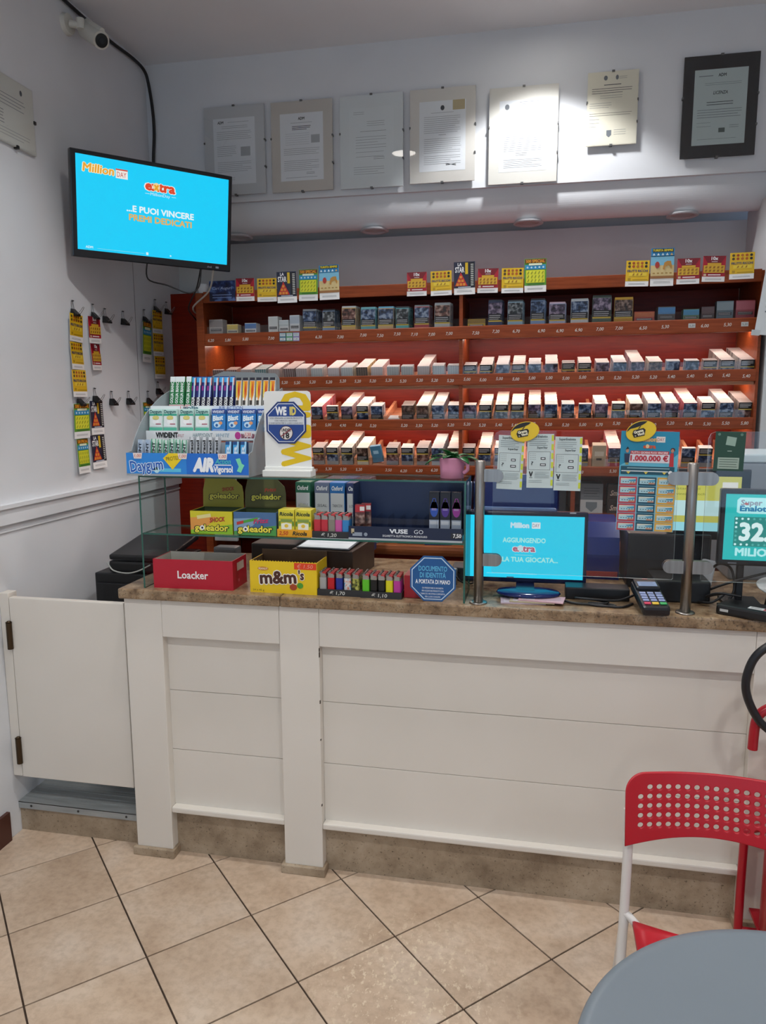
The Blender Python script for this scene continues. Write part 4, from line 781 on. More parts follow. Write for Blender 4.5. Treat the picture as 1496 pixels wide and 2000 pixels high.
def doc(b, r_):
    c = m('#5fb4dc', .4); w_ = m('#f0f4f8', .4)
    b.text('DOCUMENTO', 0, r_*.42, r_*.2, c, w=r_*1.15, l=3, bold=.02); b.text('DI IDENTIT\u00c0', 0, r_*.15, r_*.2, c, w=r_*1.05, l=3, bold=.02); b.text('A PORTATA DI MANO', 0, -r_*.12, r_*.17, w_, w=r_*1.4, l=3, bold=.02)
    for i, s_ in enumerate(('DA PRESENTARE SU RICHIESTA', 'PER ACQUISTARE PRODOTTI CON', 'TABACCO, NICOTINA E DISPOSITIVI', 'PER IL LORO CONSUMO')): b.text(s_, 0, -r_*(.38+.12*i), r_*.065, w_, w=r_*(.85, .88, .98, .62)[i], l=3)
octagon('octagon_sign', .0795, 'blue octagonal identity document sign on the front of the glass case', 'sign', (.7225, .0065, CT+.0775), '#1b5590', '#c8dcec', doc)
# glass shelf items
def goleador(x, w_, main, up, low, shock, lab, lean):
    t = thing('sweets_box', lab, 'sweets box', (x, .03, SH), (0, 0, R(lean)))
    b = openbox(w_, .11, .078, main, '#3a4a2a'); b.M = FRONT(0, 0, 0)
    b.poly([(-w_/2, 0), (w_/2, 0), (w_/2, .035), (-w_/2, .012)], m(low, .4), 1)
    b.poly([(-w_/2, .012), (-.01, .03), (.02, .06), (-w_/2, .055)], m(up, .4), 1)
    for c, bo, l, k in (('#17171a', .09, 3, 1.06), ('#f2e54a', .03, 4, 1)): b.text('goleador', .0, .022, .021, m(c, .4), w=.122*k, bold=bo, l=l)
    b.ell(-.033, .021, .0085, .0085, m('#f0f0f0'), 5, 12); b.ell(-.033, .021, .004, .004, m('#17171a'), 6, 6)
    b.text(shock, .022, .05, .015, m('#b5202c' if shock == 'SHOCK' else '#c23a6a', .4), w=.056, bold=.03, shear=.25, l=4, rot=6)
    if shock != 'SHOCK': b.poly([(-.06, .036), (.01, .052), (.012, .062), (-.058, .045)], m('#4fa83c'), 3); b.poly([(-.064, .034), (-.04, .04), (-.04, .05), (-.064, .044)], m('#c23a3a'), 4)
    else: b.poly([(-.05, .05), (.0, .058), (-.002, .07), (-.052, .062)], m('#eadf9a'), 3)
    part(b, 'tray', t)
    b = MB(FRONT(0, .107, .078)); P = [(-w_/2, 0), (w_/2, 0), (w_/2, .05), (w_/2-.004, .075), (w_*.3, .1), (-w_*.42, .1), (-w_/2+.002, .06)]
    b.prism(P, 0, .002, m('#9a9430' if shock == 'SHOCK' else '#5a5a30', .5)); b.M = FRONT(0, .1048, .078)  # card colours darkened to paint in the shadow of the gum rack
    for c, bo, l, k in (('#17171a', .09, 3, 1.06), ('#d8d04a', .03, 4, 1)): b.text('goleador', .004, .04, .019, m(c, .4), w=.11*k, bold=bo, l=l)
    b.text(shock, .02, .064, .012, m('#a8402c'), w=.045, bold=.03, shear=.25, l=3, rot=6); part(b, 'header_card', t)
goleador(-.038, .152, '#d9cf2a', '#e6a04a', '#8fc42c', 'SHOCK', 'yellow-green open sweets box, left of the two on the glass shelf', 0)
goleador(.118, .15, '#4a6f9c', '#86a8c4', '#4f9a4a', 'Frizz', 'blue and green open sweets box, right of the two on the glass shelf', 0)
b = openbox(.12, .07, .024, '#e8a51e', '#8a6a3a', .002); b.M = FRONT(0, 0, 0); b.text('2,50', -.038, .012, .013, m('#c23a1c'), w=.032, shear=.2, bold=.02); b.text('Ricola', .018, .012, .013, m('#1d2a20'), w=.05, bold=.03, shear=.2)
thing('herb_sweet_tray', 'orange cardboard tray holding two yellow herb sweet boxes', 'tray', (.2575, .026, SH), data=b)
for i, x in enumerate((.2285, .2865)):
    b = MB(); b.bbox(-.0275, 0, 0, .0275, .058, .087, m('#dccf3a', .4), .001); b.M = FRONT(0, 0, 0); b.text('Ricola', 0, .073, .012, m('#1d3a24'), w=.047, bold=.03, shear=.15); b.rect(-.02, .045, .02, .055, m('#7f9a4a')); b.rect(-.0265, .056, .0265, .0575, m('#a8b02a'))
    b.poly([(-.018, .02), (.018, .02), (.018, .04), (0, .044), (-.018, .04)], m('#eef0e0'), 2); b.ell(0, .033, .007, .006, m('#e8c43a'), 3, 10); b.ell(-.023, .04, .0035, .01, m('#5f8a2c'), 2, 8); b.ell(.023, .04, .0035, .01, m('#5f8a2c'), 2, 8)
    thing('herb_sweet_box', 'yellow herb sweet box in the orange tray, %s' % ('left', 'right')[i], 'sweets box', (x, .031, SH+.0025), data=b)
b = MB(FRONT(0, 0, 0)); b.prism([(-.06, 0), (.06, 0), (.062, .06), (-.05, .1)], 0, .001, m('#a9aca0', .6)); thing('pale_card', 'pale grey card leaning behind the yellow herb sweet boxes', 'card', (.295, .12, SH+.0005), (R(-8), 0, 0), data=b)
def vape():
    t = thing('vape_display', 'dark navy vape display stand on the glass shelf', 'display stand', (.6295, .016, SH)); W_ = .369; n = m('#1c2a4c', .35)
    b = MB(); b.box(-W_/2, 0, 0, W_/2, .003, .044, m('#16203c', .35)); b.box(-W_/2, -.003, 0, W_/2, .0, .006, m('#aab0b4', .4)); b.M = FRONT(0, 0, 0)
    w_ = m('#e2e6ea', .4); b.text('VUSE', -.02, .031, .013, w_, w=.06, bold=.04); b.text('GO', .045, .031, .013, w_, w=.03); b.text('SIGARETTA ELETTRONICA MONOUSO', .0, .0155, .0065, w_, w=.145, bold=.01); b.text('7,50', .168, .022, .012, m('#e8e8e8'), w=.026, bold=.03, l=3); b.rect(.148, .013, .184, .031, m('#26282e'), 2)
    b.rect(-.172, .012, -.14, .024, m('#8f9aa8')); b.rect(-.176, .02, -.166, .036, m('#b5a888')); b.ell(-.128, .018, .006, .006, m('#8f9aa8')); part(b, 'front_strip', t)
    b = MB(); b.box(-W_/2, .003, 0, W_/2, .15, .02, n); b.box(-W_/2, .146, .02, W_/2, .15, .178, n); b.box(-W_/2, .06, .02, -W_/2+.003, .146, .175, n); b.box(W_/2-.003, .06, .02, W_/2, .146, .175, n); part(b, 'body', t)
    b = MB()
    for i in range(10): b.box(-W_/2+.004+i*.0397, .03, .02, -W_/2+.0055+i*.0397, .14, .07, ACRYL)
    b.box(-W_/2+.004, .028, .02, W_/2-.004, .0295, .068, ACRYL); part(b, 'clear_compartments', t)
vape()
for x, c, n in ((.7185, '#2c4fa8', 'blue'), (.7545, '#4a2c86', 'purple'), (.7905, '#8f2c8a', 'magenta')):
    b = MB(); b.bbox(-.016, 0, 0, .016, .02, .135, m('#1a1a24', .35), .001); b.M = FRONT(0, 0, 0); b.rect(-.0155, .001, .0155, .045, m('#a9b4c6', .4)); b.rect(-.013, .03, .013, .041, m('#d8dce2'), 2); b.ell(0, .08, .013, .026, m(c, .3), 1); b.poly([(-.013, .082), (.013, .082), (.004, .115), (-.004, .115)], m(c, .3), 1); b.ell(0, .108, .004, .006, m('#101014'), 2, 8); b.lines(-.008, .008, .082, 2, .004, m('#c8b8e0'), .0015, 3)
    thing('vape_box', '%s and black vape box in the navy display' % n, 'vape box', (x, .055, SH+.0205), data=b)
for i, (x, y) in enumerate(((.4735, .055), (.488, .085))):
    b = MB(); b.bbox(-.016, 0, 0, .016, .022, .088, m('#6a2a2e', .4), .001); b.M = FRONT(0, 0, 0); b.rect(-.0155, .064, .0155, .087, m('#b5262e', .35)); b.rect(.0, .068, .015, .082, m('#e0dcd8'), 2); b.rect(-.0155, .01, .0155, .06, PICS[2])
    thing('small_red_pack', 'small red-topped pack in the navy display, %s one' % ('front', 'rear')[i], 'pack', (x, y, SH+.0205), (0, 0, R(8)), data=b)

# ---- on top of the case: gum rack, age sign, plant
GT = GZ1+.0003
def gum():
    t = thing('gum_rack', 'tiered grey plastic chewing gum rack standing on the glass case', 'rack', (-.105, 0, GT)); z0 = GT
    Pz = [(.0, .0), (.004, .07), (.012, .078), (.0364, .082), (.06, .122), (.104, .172), (.145, .205), (.183, .228), (.26, .265), (.355, .295), (.362, .285), (.345, .2), (.25, .05), (.175, .0)]
    for s in (-1, 1):
        b = MB(); b.M = Matrix(((0, 0, 1, s*.2195-(.0015 if s > 0 else -.0015)), (1, 0, 0, 0), (0, 1, 0, 0), (0, 0, 0, 1))); b.prism(Pz, -.0015, .0015, m('#8f979b', .35)); part(b, 'side_panel', t)
    g = m('#9aa2a6', .4)
    b = MB(); b.box(-.2175, .002, .0, .2175, .17, .004, g); b.box(-.2175, .08, .004, .2175, .083, .11, g); b.box(-.2175, .136, .11, .2175, .139, .139, g); b.box(-.2175, .136, .139, .2175, .18, .142, g); b.box(-.2175, .1785, .142, .2175, .1815, .226, g); b.box(-.2175, .18, .226, .2175, .345, .229, g); b.box(-.2175, .34, .229, .2175, .343, .285, g); part(b, 'tiers', t)
    b = MB(FRONT(0, .0, 0)); b.prism([(-.2185, .003), (.2185, .003), (.2185, .077), (-.2185, .077)], -.002, 0, m('#1f6fd0', .35)); b.rect(-.2185, .003, 0, .077, m('#2b8ae0', .35), 1); b.rect(-.2185, .0, .2185, .007, g, 2)
    b.text('Daygum', -.145, .036, .036, m('#dff0fb'), w=.125, bold=.06, l=2, rot=5); b.text('Daygum', -.145, .036, .036, m('#1a5cb8'), w=.12, bold=.02, l=3, rot=5)
    b.poly([(-.083, .06), (-.062, .077), (-.03, .077), (-.012, .062), (-.05, .022)], m('#f0d21e'), 4); b.text('PROTEX', -.047, .06, .013, m('#4a3a10'), w=.05, l=5, rot=6); b.rect(-.11, .014, -.02, .026, m('#5fc4e8'), 2); b.ell(-.108, .02, .01, .01, m('#bfe8f6'), 3)
    b.text('AIR', .06, .04, .042, m('#f4f8fb'), w=.075, bold=.06, shear=.25, l=3); b.text('Action', .13, .052, .018, m('#56d0c4'), w=.055, shear=.3, bold=.01, l=3); b.text('Vigorsol', .13, .026, .02, m('#f4f8fb'), w=.068, bold=.04, l=4); b.rect(.1, .038, .16, .041, m('#f4f8fb'), 2)
    b.poly([(.175, .06), (.19, .063), (.196, .045), (.205, .04), (.192, .015), (.178, .02), (.185, .035)], m('#7fe0b4'), 3)
    for x in (-.175, -.012, .13): b.poly([(x-.017, .077), (x+.017, .077), (x+.014, .058), (x-.014, .058)], m('#eedfd8'), 6); b.text('1,00', x, .068, .01, m('#c23a2c'), w=.024, l=7, shear=.2)
    part(b, 'front_strip', t)
    b = MB(FRONT(0, .134, 0)); b.prism([(-.215, .114), (.215, .114), (.215, .146), (-.215, .146)], -.002, 0, m('#e8ecee', .5)); b.text('ViViDENT', -.135, .131, .017, m('#1c1d22'), w=.085, bold=.05); b.text('XYLIT', -.083, .129, .01, m('#b5485a'), w=.026, shear=.3); b.text('HAPPYDENT', .0, .131, .014, m('#6f8f96'), w=.075, shear=.3); b.text('WHITE', .075, .131, .013, m('#7fa8c0'), w=.05, shear=.3); b.ell(.13, .13, .011, .013, m('#c23a94')); b.text('BIG BABOL', .175, .129, .014, m('#8a2a4a'), w=.065, bold=.04); b.rect(.155, .125, .18, .142, m('#f2d8d4'), 3); b.text('1,30', .168, .134, .01, m('#c23a2c'), w=.02, l=4)
    part(b, 'middle_strip', t)
    b = MB(FRONT(0, .1755, 0)); b.prism([(-.215, .2), (.215, .2), (.215, .232), (-.215, .232)], -.002, 0, m('#dfe5e8', .5)); b.text('golia', -.06, .225, .012, m('#2c6a7a'), w=.06, bold=.03); b.text('1,00', -.085, .226, .01, m('#c23a2c'), w=.03); b.text('AIR ACTION', .09, .225, .012, m('#3a5a9a'), w=.09); part(b, 'rear_strip', t)
    b = MB(FRONT(0, .339, .229)); b.prism([(-.05, 0), (.215, 0), (.215, .1), (.2, .118), (.0, .128), (-.05, .11)], 0, .002, m('#7b8286', .4)); part(b, 'back_card', t)
    def stick(name, w_, h, base, txt_, tc, lab, x, y, z, extra=None, lean=-8, th=1.0):
        b = MB(); b.bbox(-w_/2, 0, 0, w_/2, w_*th, h, m(base, .35), .0015); b.M = FRONT(0, 0, 0); b.L = .0004
        if extra: extra(b, w_, h)
        if txt_: b.text(txt_, 0, h*.5, w_*.55, m(tc, .4), w=h*.82, bold=.03, rot=90, l=3)
        return thing(name, lab, 'chewing gum', (-.105+x, y, z0+z), (R(lean), 0, R(random.uniform(-3, 3))), data=b)
    z1 = .0045
    def cap(c1, c2): return lambda b, w_, h: (b.rect(-w_/2, h*.86, w_/2, h, m(c1), 1), b.rect(-w_/2, 0, -w_*.32, h, m(c2), 2), b.rect(w_*.34, 0, w_/2, h, m(c2), 2))
    for i in range(2): stick('gum_stick', .017, .115, '#c9d6e4', 'VIVIDENT', '#1c2a3a', 'pale blue gum stick in the front tier, %s from the left' % ORD[i], -.198+i*.0275, .045, z1, cap('#a9bcd2', '#b5c6d8'))
    for i in range(6): stick('gum_stick', .017, .118-.002*(i % 3), '#e6efea', 'VIVIDENT', '#1c2a26', 'white and green gum stick in the front tier, %s of six' % ORD[i], -.147+i*.0225, .047, z1, cap('#cfe4d8', '#1f9a6a'))
    for i in range(5): stick('gum_stick', .017, .125, '#c6cacd', 'Vigorsol', '#17181b', 'silver gum stick in the front tier, %s of five' % ORD[i], -.008+i*.0225, .049, z1, cap('#d8dcde', '#9a9fa3'))
    for i in range(3): stick('gum_stick', .021, .11, '#1f4f86', 'AIR', '#dcecf6', 'dark blue gum stick in the front tier, %s of three' % ORD[i], .125+i*.0265, .049, z1, lambda b, w_, h: (b.rect(-w_/2, h*.6, w_/2, h*.9, m('#3aa0d8'), 1), b.rect(w_*.2, 0, w_/2, h, m('#9ad0ea'), 2)))
    for i in range(4):
        b = MB(); b.bbox(-.026, 0, 0, .026, .018, .08, m('#cfe6de', .35), .002); b.M = FRONT(0, 0, 0); b.rect(-.0255, .055, .0255, .078, m('#2fa58a'), 1); b.rect(-.0255, .062, .0255, .078, m('#bfe4dc'), 2); b.text('Daygum', 0, .07, .011, m('#16585a'), w=.045, bold=.03, l=3); b.rect(-.022, .017, .022, .055, m('#e6ecec'), 3); b.ell(0, .048, .013, .008, m('#d8cf7a'), 4); b.ell(.0, .034, .012, .009, m('#f2f4f4'), 4); b.rect(.0, .024, .02, .028, m('#b06a78'), 5); b.rect(-.0255, .001, .0255, .014, m('#57b89c'), 1)
        thing('gum_box', 'white and mint green gum box in the middle tier, %s of four' % ORD[i], 'gum box', (-.105-.185+i*.0585-(.004 if i == 1 else 0), .15, z0+.1425), (R(-6), 0, 0), data=b)
    for i in range(4):
        b = MB(); b.bbox(-.026, 0, 0, .026, .018, .079, m('#2f7fc4', .3), .002); b.M = FRONT(0, 0, 0); b.rect(-.0255, .062, .0255, .078, m('#2a3f8a'), 1); b.text('VIVIDENT', 0, .069, .009, m('#dfe6f6'), w=.044, bold=.03, l=3); b.text('Blast', -.002, .048, .017, m('#e6f4fb'), w=.04, bold=.04, shear=.2, l=3, rot=8); b.ell(-.004, .024, .013, .01, m('#bfe0f2'), 2); b.ell(.008, .03, .007, .006, m('#e09a6a'), 3); b.ell(-.006, .022, .005, .005, m('#1d5fa4'), 4); b.rect(-.02, .004, .02, .008, m('#8fa8d8'), 2)
        thing('gum_box', 'bright blue gum box in the middle tier, %s of four' % ORD[i], 'gum box', (-.105+.051+i*.056, .152, z0+.1425), (R(-6), 0, 0), data=b)
    z3 = .2295
    for i in range(4): stick('gum_stick', .02, .112, '#1f7a44', 'GOLIA BIANCA', '#e6f0ea', 'green gum stick in the rear tier, %s of four' % ORD[i], -.2+i*.0195+(.006 if i == 3 else 0), .305, z3, lambda b, w_, h: (b.rect(-w_/2, h*.82, w_/2, h, m('#dfe9ea'), 1), b.rect(-w_/2, 0, w_/2, h*.06, m('#e6dcdc'), 1), b.rect(-w_/2, h*.02, w_/2, h*.035, m('#c23a4a'), 2)), -12)
    for i in range(8): stick('gum_stick', .0185, .112, '#20286e', '', '#e6f0ea', 'dark blue gum stick in the rear tier, %s of eight' % ORD[i], -.118+i*.0208+(.006 if i > 3 else 0), .312, z3, lambda b, w_, h: (b.rect(-w_/2, h*.8, w_/2, h*.97, m('#3a9ad8'), 1), b.rect(-w_/2, h*.52, -w_*.1, h*.68, m('#8f2a86'), 1), b.rect(w_*.05, h*.3, w_*.3, h*.95, m('#bfe0f4'), 2), b.rect(-w_/2, 0, w_/2, h*.3, m('#14151c'), 1), b.text('GOLIA', 0, h*.16, w_*.6, m('#e6e8ea'), w=h*.3, bold=.04, rot=90, l=3), b.rect(w_*.28, h*.7, w_/2, h*.95, m('#d88a7a'), 2)), -12)
    for i in range(6): stick('gum_stick', .02, .105, '#e4e2dc', '', '#e6f0ea', 'white gum stick with orange flames in the rear tier, %s of six' % ORD[i], .062+i*.0262, .31, z3, lambda b, w_, h: (b.rect(-w_/2, h*.9, w_/2, h, m('#1c1a2a'), 1), b.poly([(-w_*.1, h*.15), (w_*.35, h*.4), (w_*.45, h*.88), (-w_*.45, h*.88), (-w_*.2, h*.5)], m('#e08a1c'), 1), b.poly([(0, h*.3), (w_*.2, h*.55), (w_*.1, h*.85), (-w_*.1, h*.6)], m('#c23a1c'), 2), b.rect(-w_*.45, h*.3, -w_*.2, h*.85, m('#e6c83a'), 2), b.rect(-w_*.4, h*.04, w_*.1, h*.2, m('#3a3430'), 2)), -10)
gum()
def sign():
    t = thing('age_sign', 'white upright age check sign with yellow letters beside the gum rack', 'sign', (.231, .06, GT)); w_, h, z = .16, .25, .03
    c = .012; P = [(-w_/2, z), (w_/2, z), (w_/2, z+h-c), (w_/2-c*.3, z+h-c*.3), (w_/2-c, z+h), (-w_/2+c, z+h), (-w_/2+c*.3, z+h-c*.3), (-w_/2, z+h-c)]
    b = MB(FRONT(0, 0, 0)); b.prism(P, -.002, .002, m('#e6e7e4', .4)); b.M = FRONT(0, -.002, 0); b.text('WE ID', .027, z+h*.5+.0, .092, m('#e0bd12', .4), w=.247, bold=.05, rot=90, l=1); part(b, 'board', t)
    b = MB(); b.bbox(-.082, -.03, .0, .085, .03, .022, m('#dfe0dc', .4), .003); b.bbox(-.082, -.008, .02, .085, .012, .032, m('#dfe0dc', .4), .003); part(b, 'base', t)
    r_ = .074; O = [(r_*math.cos(R(22.5+45*i)), r_*math.sin(R(22.5+45*i))) for i in range(8)]; q = lambda k: [(x*k, y*k) for x, y in O]
    b = MB(FRONT(-.0, -.003, z+.128+.01)); b.M = FRONT(-.004, -.0025, z+.147); b.prism(O, 0, .002, m('#1d3370', .35)); b.M = FRONT(-.004, -.0045, z+.147); b.poly(q(.92), m('#dfe6f2'), 1); b.poly(q(.885), m('#24458c', .35), 2)
    b.text('WE', -r_*.22, r_*.52, r_*.34, m('#f0f2f4'), w=r_*.52, bold=.05, l=3); b.text('ID', r_*.33, r_*.52, r_*.34, m('#e0cf6a'), w=r_*.3, bold=.05, l=3)
    b.rect(-r_*.83, -r_*.08, r_*.83, r_*.27, m('#cfd4d8'), 3)
    for i, s_ in enumerate(('NON VENDIAMO AI MINORI PRODOTTI', 'CON TABACCO, NICOTINA', 'E DISPOSITIVI PER IL LORO CONSUMO')): b.text(s_, 0, r_*(.2-.11*i), r_*.07, m('#2a3a5c'), w=r_*(1.5, 1.05, 1.55)[i], l=4)
    b.ell(0, -r_*.45, r_*.32, r_*.32, m('#3a2a3a'), 3, 24); b.ell(0, -r_*.45, r_*.29, r_*.29, m('#e0d8d4'), 4, 24); b.text('UNDER', 0, -r_*.32, r_*.13, m('#1c1c22'), w=r_*.44, bold=.03, l=5); b.text('18', 0, -r_*.56, r_*.24, m('#1c1c22'), w=r_*.3, bold=.03, l=5); b.poly([(-r_*.27, -r_*.6), (-r_*.25, -r_*.64), (r_*.27, -r_*.28), (r_*.25, -r_*.24)], m('#8a3a44'), 6)
    part(b, 'octagon_badge', t, label='dark blue octagonal badge with white lettering')
sign()
def plant():
    t = thing('potted_plant', 'green leafy plant in a pink paper-wrapped pot on the glass case', 'plant', (.7705, .1, GT))
    b = MB(); pk = m('#d08aa8', .6); b.lathe([(.001, 0), (.038, 0), (.039, .03), (.042, .062), (.044, .066), (.04, .066), (.036, .05), (.001, .05)], pk, seg=28)
    b.poly([(0, 0)]*3, pk, 0) if False else None
    part(b, 'pot', t); b = MB(); b.tube([(.036, -.02, .058), (.05, -.03, .05), (.052, -.028, .03), (.04, -.022, .018)], .006, pk, 8, 4); part(b, 'wrapper_fold', t)
    b = MB(); b.lathe([(.001, .05), (.037, .052), (.001, .055)], m('#3a2c20', .9), seg=20); part(b, 'soil', t)
    for a, L, el, wd in ((200, .075, 8, .017), (170, .06, 30, .016), (250, .05, 35, .018), (320, .06, 15, .02), (350, .085, 10, .015), (20, .06, 30, .018), (90, .05, 50, .017), (120, .06, 20, .017), (285, .045, 60, .016), (230, .06, 60, .015)):
        b = MB(); b.M = Matrix.Rotation(R(a), 4, 'Z') @ Matrix.Translation((.012, 0, .052)) @ Matrix.Rotation(R(-el), 4, 'Y')
        n = 7; vs = []
        for i in range(n):
            u = i/(n-1); ww = wd*math.sin(math.pi*min(.98, u*.93+.05))**.8; zz = .012*math.sin(u*math.pi)-.02*u*u
            vs += [(u*L, -ww, zz+.004), (u*L, 0, zz), (u*L, ww, zz+.004)]
        fs = [f for i in range(n-1) for f in ((3*i, 3*i+3, 3*i+4, 3*i+1), (3*i+1, 3*i+4, 3*i+5, 3*i+2))]
        b.add(vs, fs, m('#1f5c2c', .35), True); o = part(b, 'leaf', t); so = o.modifiers.new('s', 'SOLIDIFY'); so.thickness = .0012
plant()

# ================================================================== BEHIND THE CASE
for i, (x, c, n, hw) in enumerate(((.123, '#2c6a52', 'green', ('LOTTO E', '10 e LOTTO')), (.2025, '#6a7690', 'slate', ('SISAL', 'MOD. BUSTE')), (.2655, '#2c6fb0', 'bright blue', ('TABACCHI', '3')), (.334, '#2a3866', 'navy', ('LOTTO', 'MANUALI')))):
    b = MB(); b.bbox(-.031, 0, 0, .031, .28, .318, m(c, .5), .003); b.M = FRONT(0, 0, 0); b.rect(-.028, .02, .028, .275, m('#c3cacb', .6)); b.rect(-.0305, .275, .0305, .315, m(c, .5)); b.text('Oxford', 0, .295, .017, m('#e6ecec', .5), w=.046, bold=.03, shear=.2, l=2)
    for j, s_ in enumerate(hw): b.text(s_, 0, .225-.028*j, .011, m('#33363c'), w=.04, shear=.15, l=2)
    b.ell(0, .05, .012, .012, m('#6f767a'), 2)
    thing('ring_binder', '%s ring binder with a pale labelled spine behind the glass case' % n, 'binder', (x, .55, CT), data=b)
b = MB(); b.bbox(-.115, 0, 0, .115, .28, .112, noisy('umber_card', [(.3, '#3a2a22'), (.7, '#46352c')], 20, .5), .003); thing('brown_box', 'dark brown box behind the glass case with a clipboard on top', 'box', (.295, .215, CT), (0, 0, R(-4)), data=b)
t = thing('clipboard', 'clipboard with white paper lying on the dark brown box', 'clipboard', (.295, .225, CT+.1135), (R(3), 0, R(-4)))
b = MB(); b.bbox(-.1, .0, .001, .1, .25, .005, m('#5a5f66', .5), .001); part(b, 'board', t)
b = MB(); b.box(-.094, .004, .0052, .094, .235, .0062, m('#e0e4e8', .7)); b.M = TOP(0, 0, .0064); b.lines(-.08, .08, .2, 5, .03, m('#aab0b8'), .002, 1); part(b, 'paper', t)
b = MB(); b.cyl((-.06, .215, .011), (.075, .205, .011), .0045, m('#c3c8cc', .3), seg=10); thing('pen', 'silver pen lying on the clipboard', 'pen', (.295, .225, CT+.1195), (R(3), 0, R(-4)), data=b)
t = thing('rear_desk', 'copper brown wooden desk behind the counter with a rounded edge', 'desk', (.45, .88, .1185))
b = MB(); b.bbox(-.62, 0, .845, 1.1, .28, .892, mk_wood('copper_wood', '#7a4326', '#8a4f2e', '#965a37'), .018); part(b, 'desktop', t)
b = MBox(-.6, .03, 0, 1.08, .05, .846, WOODD); part(b, 'front_board', t); b = MBox(-.6, .05, 0, -.58, .27, .846, WOODD); part(b, 'side_board', t); b = MBox(1.06, .05, 0, 1.08, .27, .846, WOODD); part(b, 'side_board', t)
for i, (x, y, c, n) in enumerate(((.62, .95, '#27407a', 'navy blue'), (.5, .96, '#3a4048', 'charcoal'), (.3, .95, '#7fa8b8', 'pale blue'))):
    b = MB(); b.bbox(-.06, -.04, 0, .06, .04, .012+.004*i, m(c, .5), .002); b.box(-.056, -.038, .012+.004*i, .056, .038, .0125+.004*i, m('#b5c0cc', .6)); thing('notepad', '%s notepad lying on the copper brown desk' % n, 'notepad', (x, y, 1.011), (0, 0, R(8-9*i)), data=b)
b = MB(); b.lathe([(.001, 0), (.0115, 0), (.0115, .055), (.009, .058), (.001, .058)], m('#b9bcbc', .3, .5), seg=20); thing('metal_canister', 'small silver canister standing behind the blue octagon sign', 'canister', (.765, .25, CT), data=b)
b = MB(); b.bbox(-.05, 0, 0, .05, .1, .05, m('#2a2c32', .5), .006); thing('black_gadget', 'black gadget on the worktop behind the right end of the case', 'device', (.8, .3, CT), data=b)
cord('looped_black_cable', [(.78, .3, CT+.03), (.76, .26, CT+.05), (.79, .22, CT+.02), (.83, .24, CT+.01), (.84, .3, CT+.03), (.8, .32, CT+.055)], .003, 'thin black cable looped behind the blue octagon sign')
# black device and cabinet behind the gate
t = thing('black_cabinet', 'low black cabinet behind the white gate', 'cabinet', (-.59, .44, .1185))
b = MB(); b.bbox(-.165, 0, 0, .165, .36, .82, m('#16171a', .45), .006); part(b, 'body', t); b = MB(); b.bbox(-.155, -.012, .05, .155, -.0005, .78, m('#1b1c20', .4), .004); part(b, 'door', t)
t = thing('black_printer', 'slanted black printer on the low cabinet behind the gate', 'printer', (-.565, .5, .9395))
b = MB(); b.bbox(-.13, -.05, 0, .15, .25, .05, m('#131417', .35), .012); part(b, 'body', t)
b = MB(Matrix.Translation((0, -.05, .05)) @ Matrix.Rotation(R(9), 4, 'X')); b.bbox(-.125, 0, .002, .145, .29, .026, m('#1b1c20', .3), .008); part(b, 'lid', t)
cord('pale_cable', [(-.69, .435, .985), (-.66, .425, .955), (-.6, .425, .945), (-.55, .43, .955), (-.5, .44, .98)], .003, 'pale cable hanging in front of the black printer', '#a5a5a0')
cord('white_pipe', [(-.66, 1.42, 1.35), (-.63, 1.42, 1.3), (-.6, 1.42, 1.25), (-.595, 1.42, 1.15), (-.595, 1.42, .95), (-.595, 1.42, .13)], .018, 'white curved pipe against the wall seen through the glass case', '#cfd2d2', 'pipe')
b = MB(); b.bbox(-.06, 0, 0, .06, .02, .35, m('#b5b7b6', .6), .003); thing('grey_panel', 'flat light grey panel standing beside the white pipe', 'case', (-.47, 1.14, .95), data=b)  # plain light grey board beside the pipe
b = MB(); b.bbox(-.05, 0, 0, .05, .06, .05, m('#5d6064', .4), .01); thing('grey_gadget', 'small grey plastic gadget on the worktop left of the sweets boxes', 'device', (-.2, .5, CT), data=b)
b = MB(); b.bbox(-.09, 0, 0, .09, .14, .1, m('#241c1c', .5), .008); b.M = FRONT(.02, 0, .06); b.ell(0, 0, .003, .003, m('#ffb070', .4, 0, 4), 1, 8); thing('speaker_box', 'dark brown box with a small glowing light behind the candy box', 'device', (.06, .36, CT), data=b)

# ================================================================== GLASS SCREEN ON POLES
def pole(x, clamps, lab):
    t = thing('screen_pole', lab, 'pole', (x, .025, CT))
    b = MB(); b.lathe([(.001, .003), (.0155, .003), (.0155, .452), (.0135, .455), (.001, .455)], STEEL, seg=28); part(b, 'tube', t)
    b = MB(); b.lathe([(.001, 0), (.0285, 0), (.0285, .003), (.026, .005), (.0155, .005)], STEEL, seg=28); part(b, 'foot', t)
    for s, z in clamps:
        for y in (-.0085, .0055):
            b = MB(FRONT(0, y+.003, z)); P = [(s*.012, -.0195)]+[(s*(.052+.0195*math.cos(R(a))), .0195*math.sin(R(a))) for a in range(-90, 91, 15)]+[(s*.012, .0195)]
            if s < 0: P = P[::-1]
            b.prism(P, -.003, .003, STEEL); part(b, 'clamp', t)
pole(.866, ((1, .409), (1, .142)), 'brushed steel pole with two clamps beside the glass case')
pole(1.489, ((1, .409), (1, .142), (-1, .409), (-1, .142)), 'brushed steel pole with four clamps beside the card terminal')
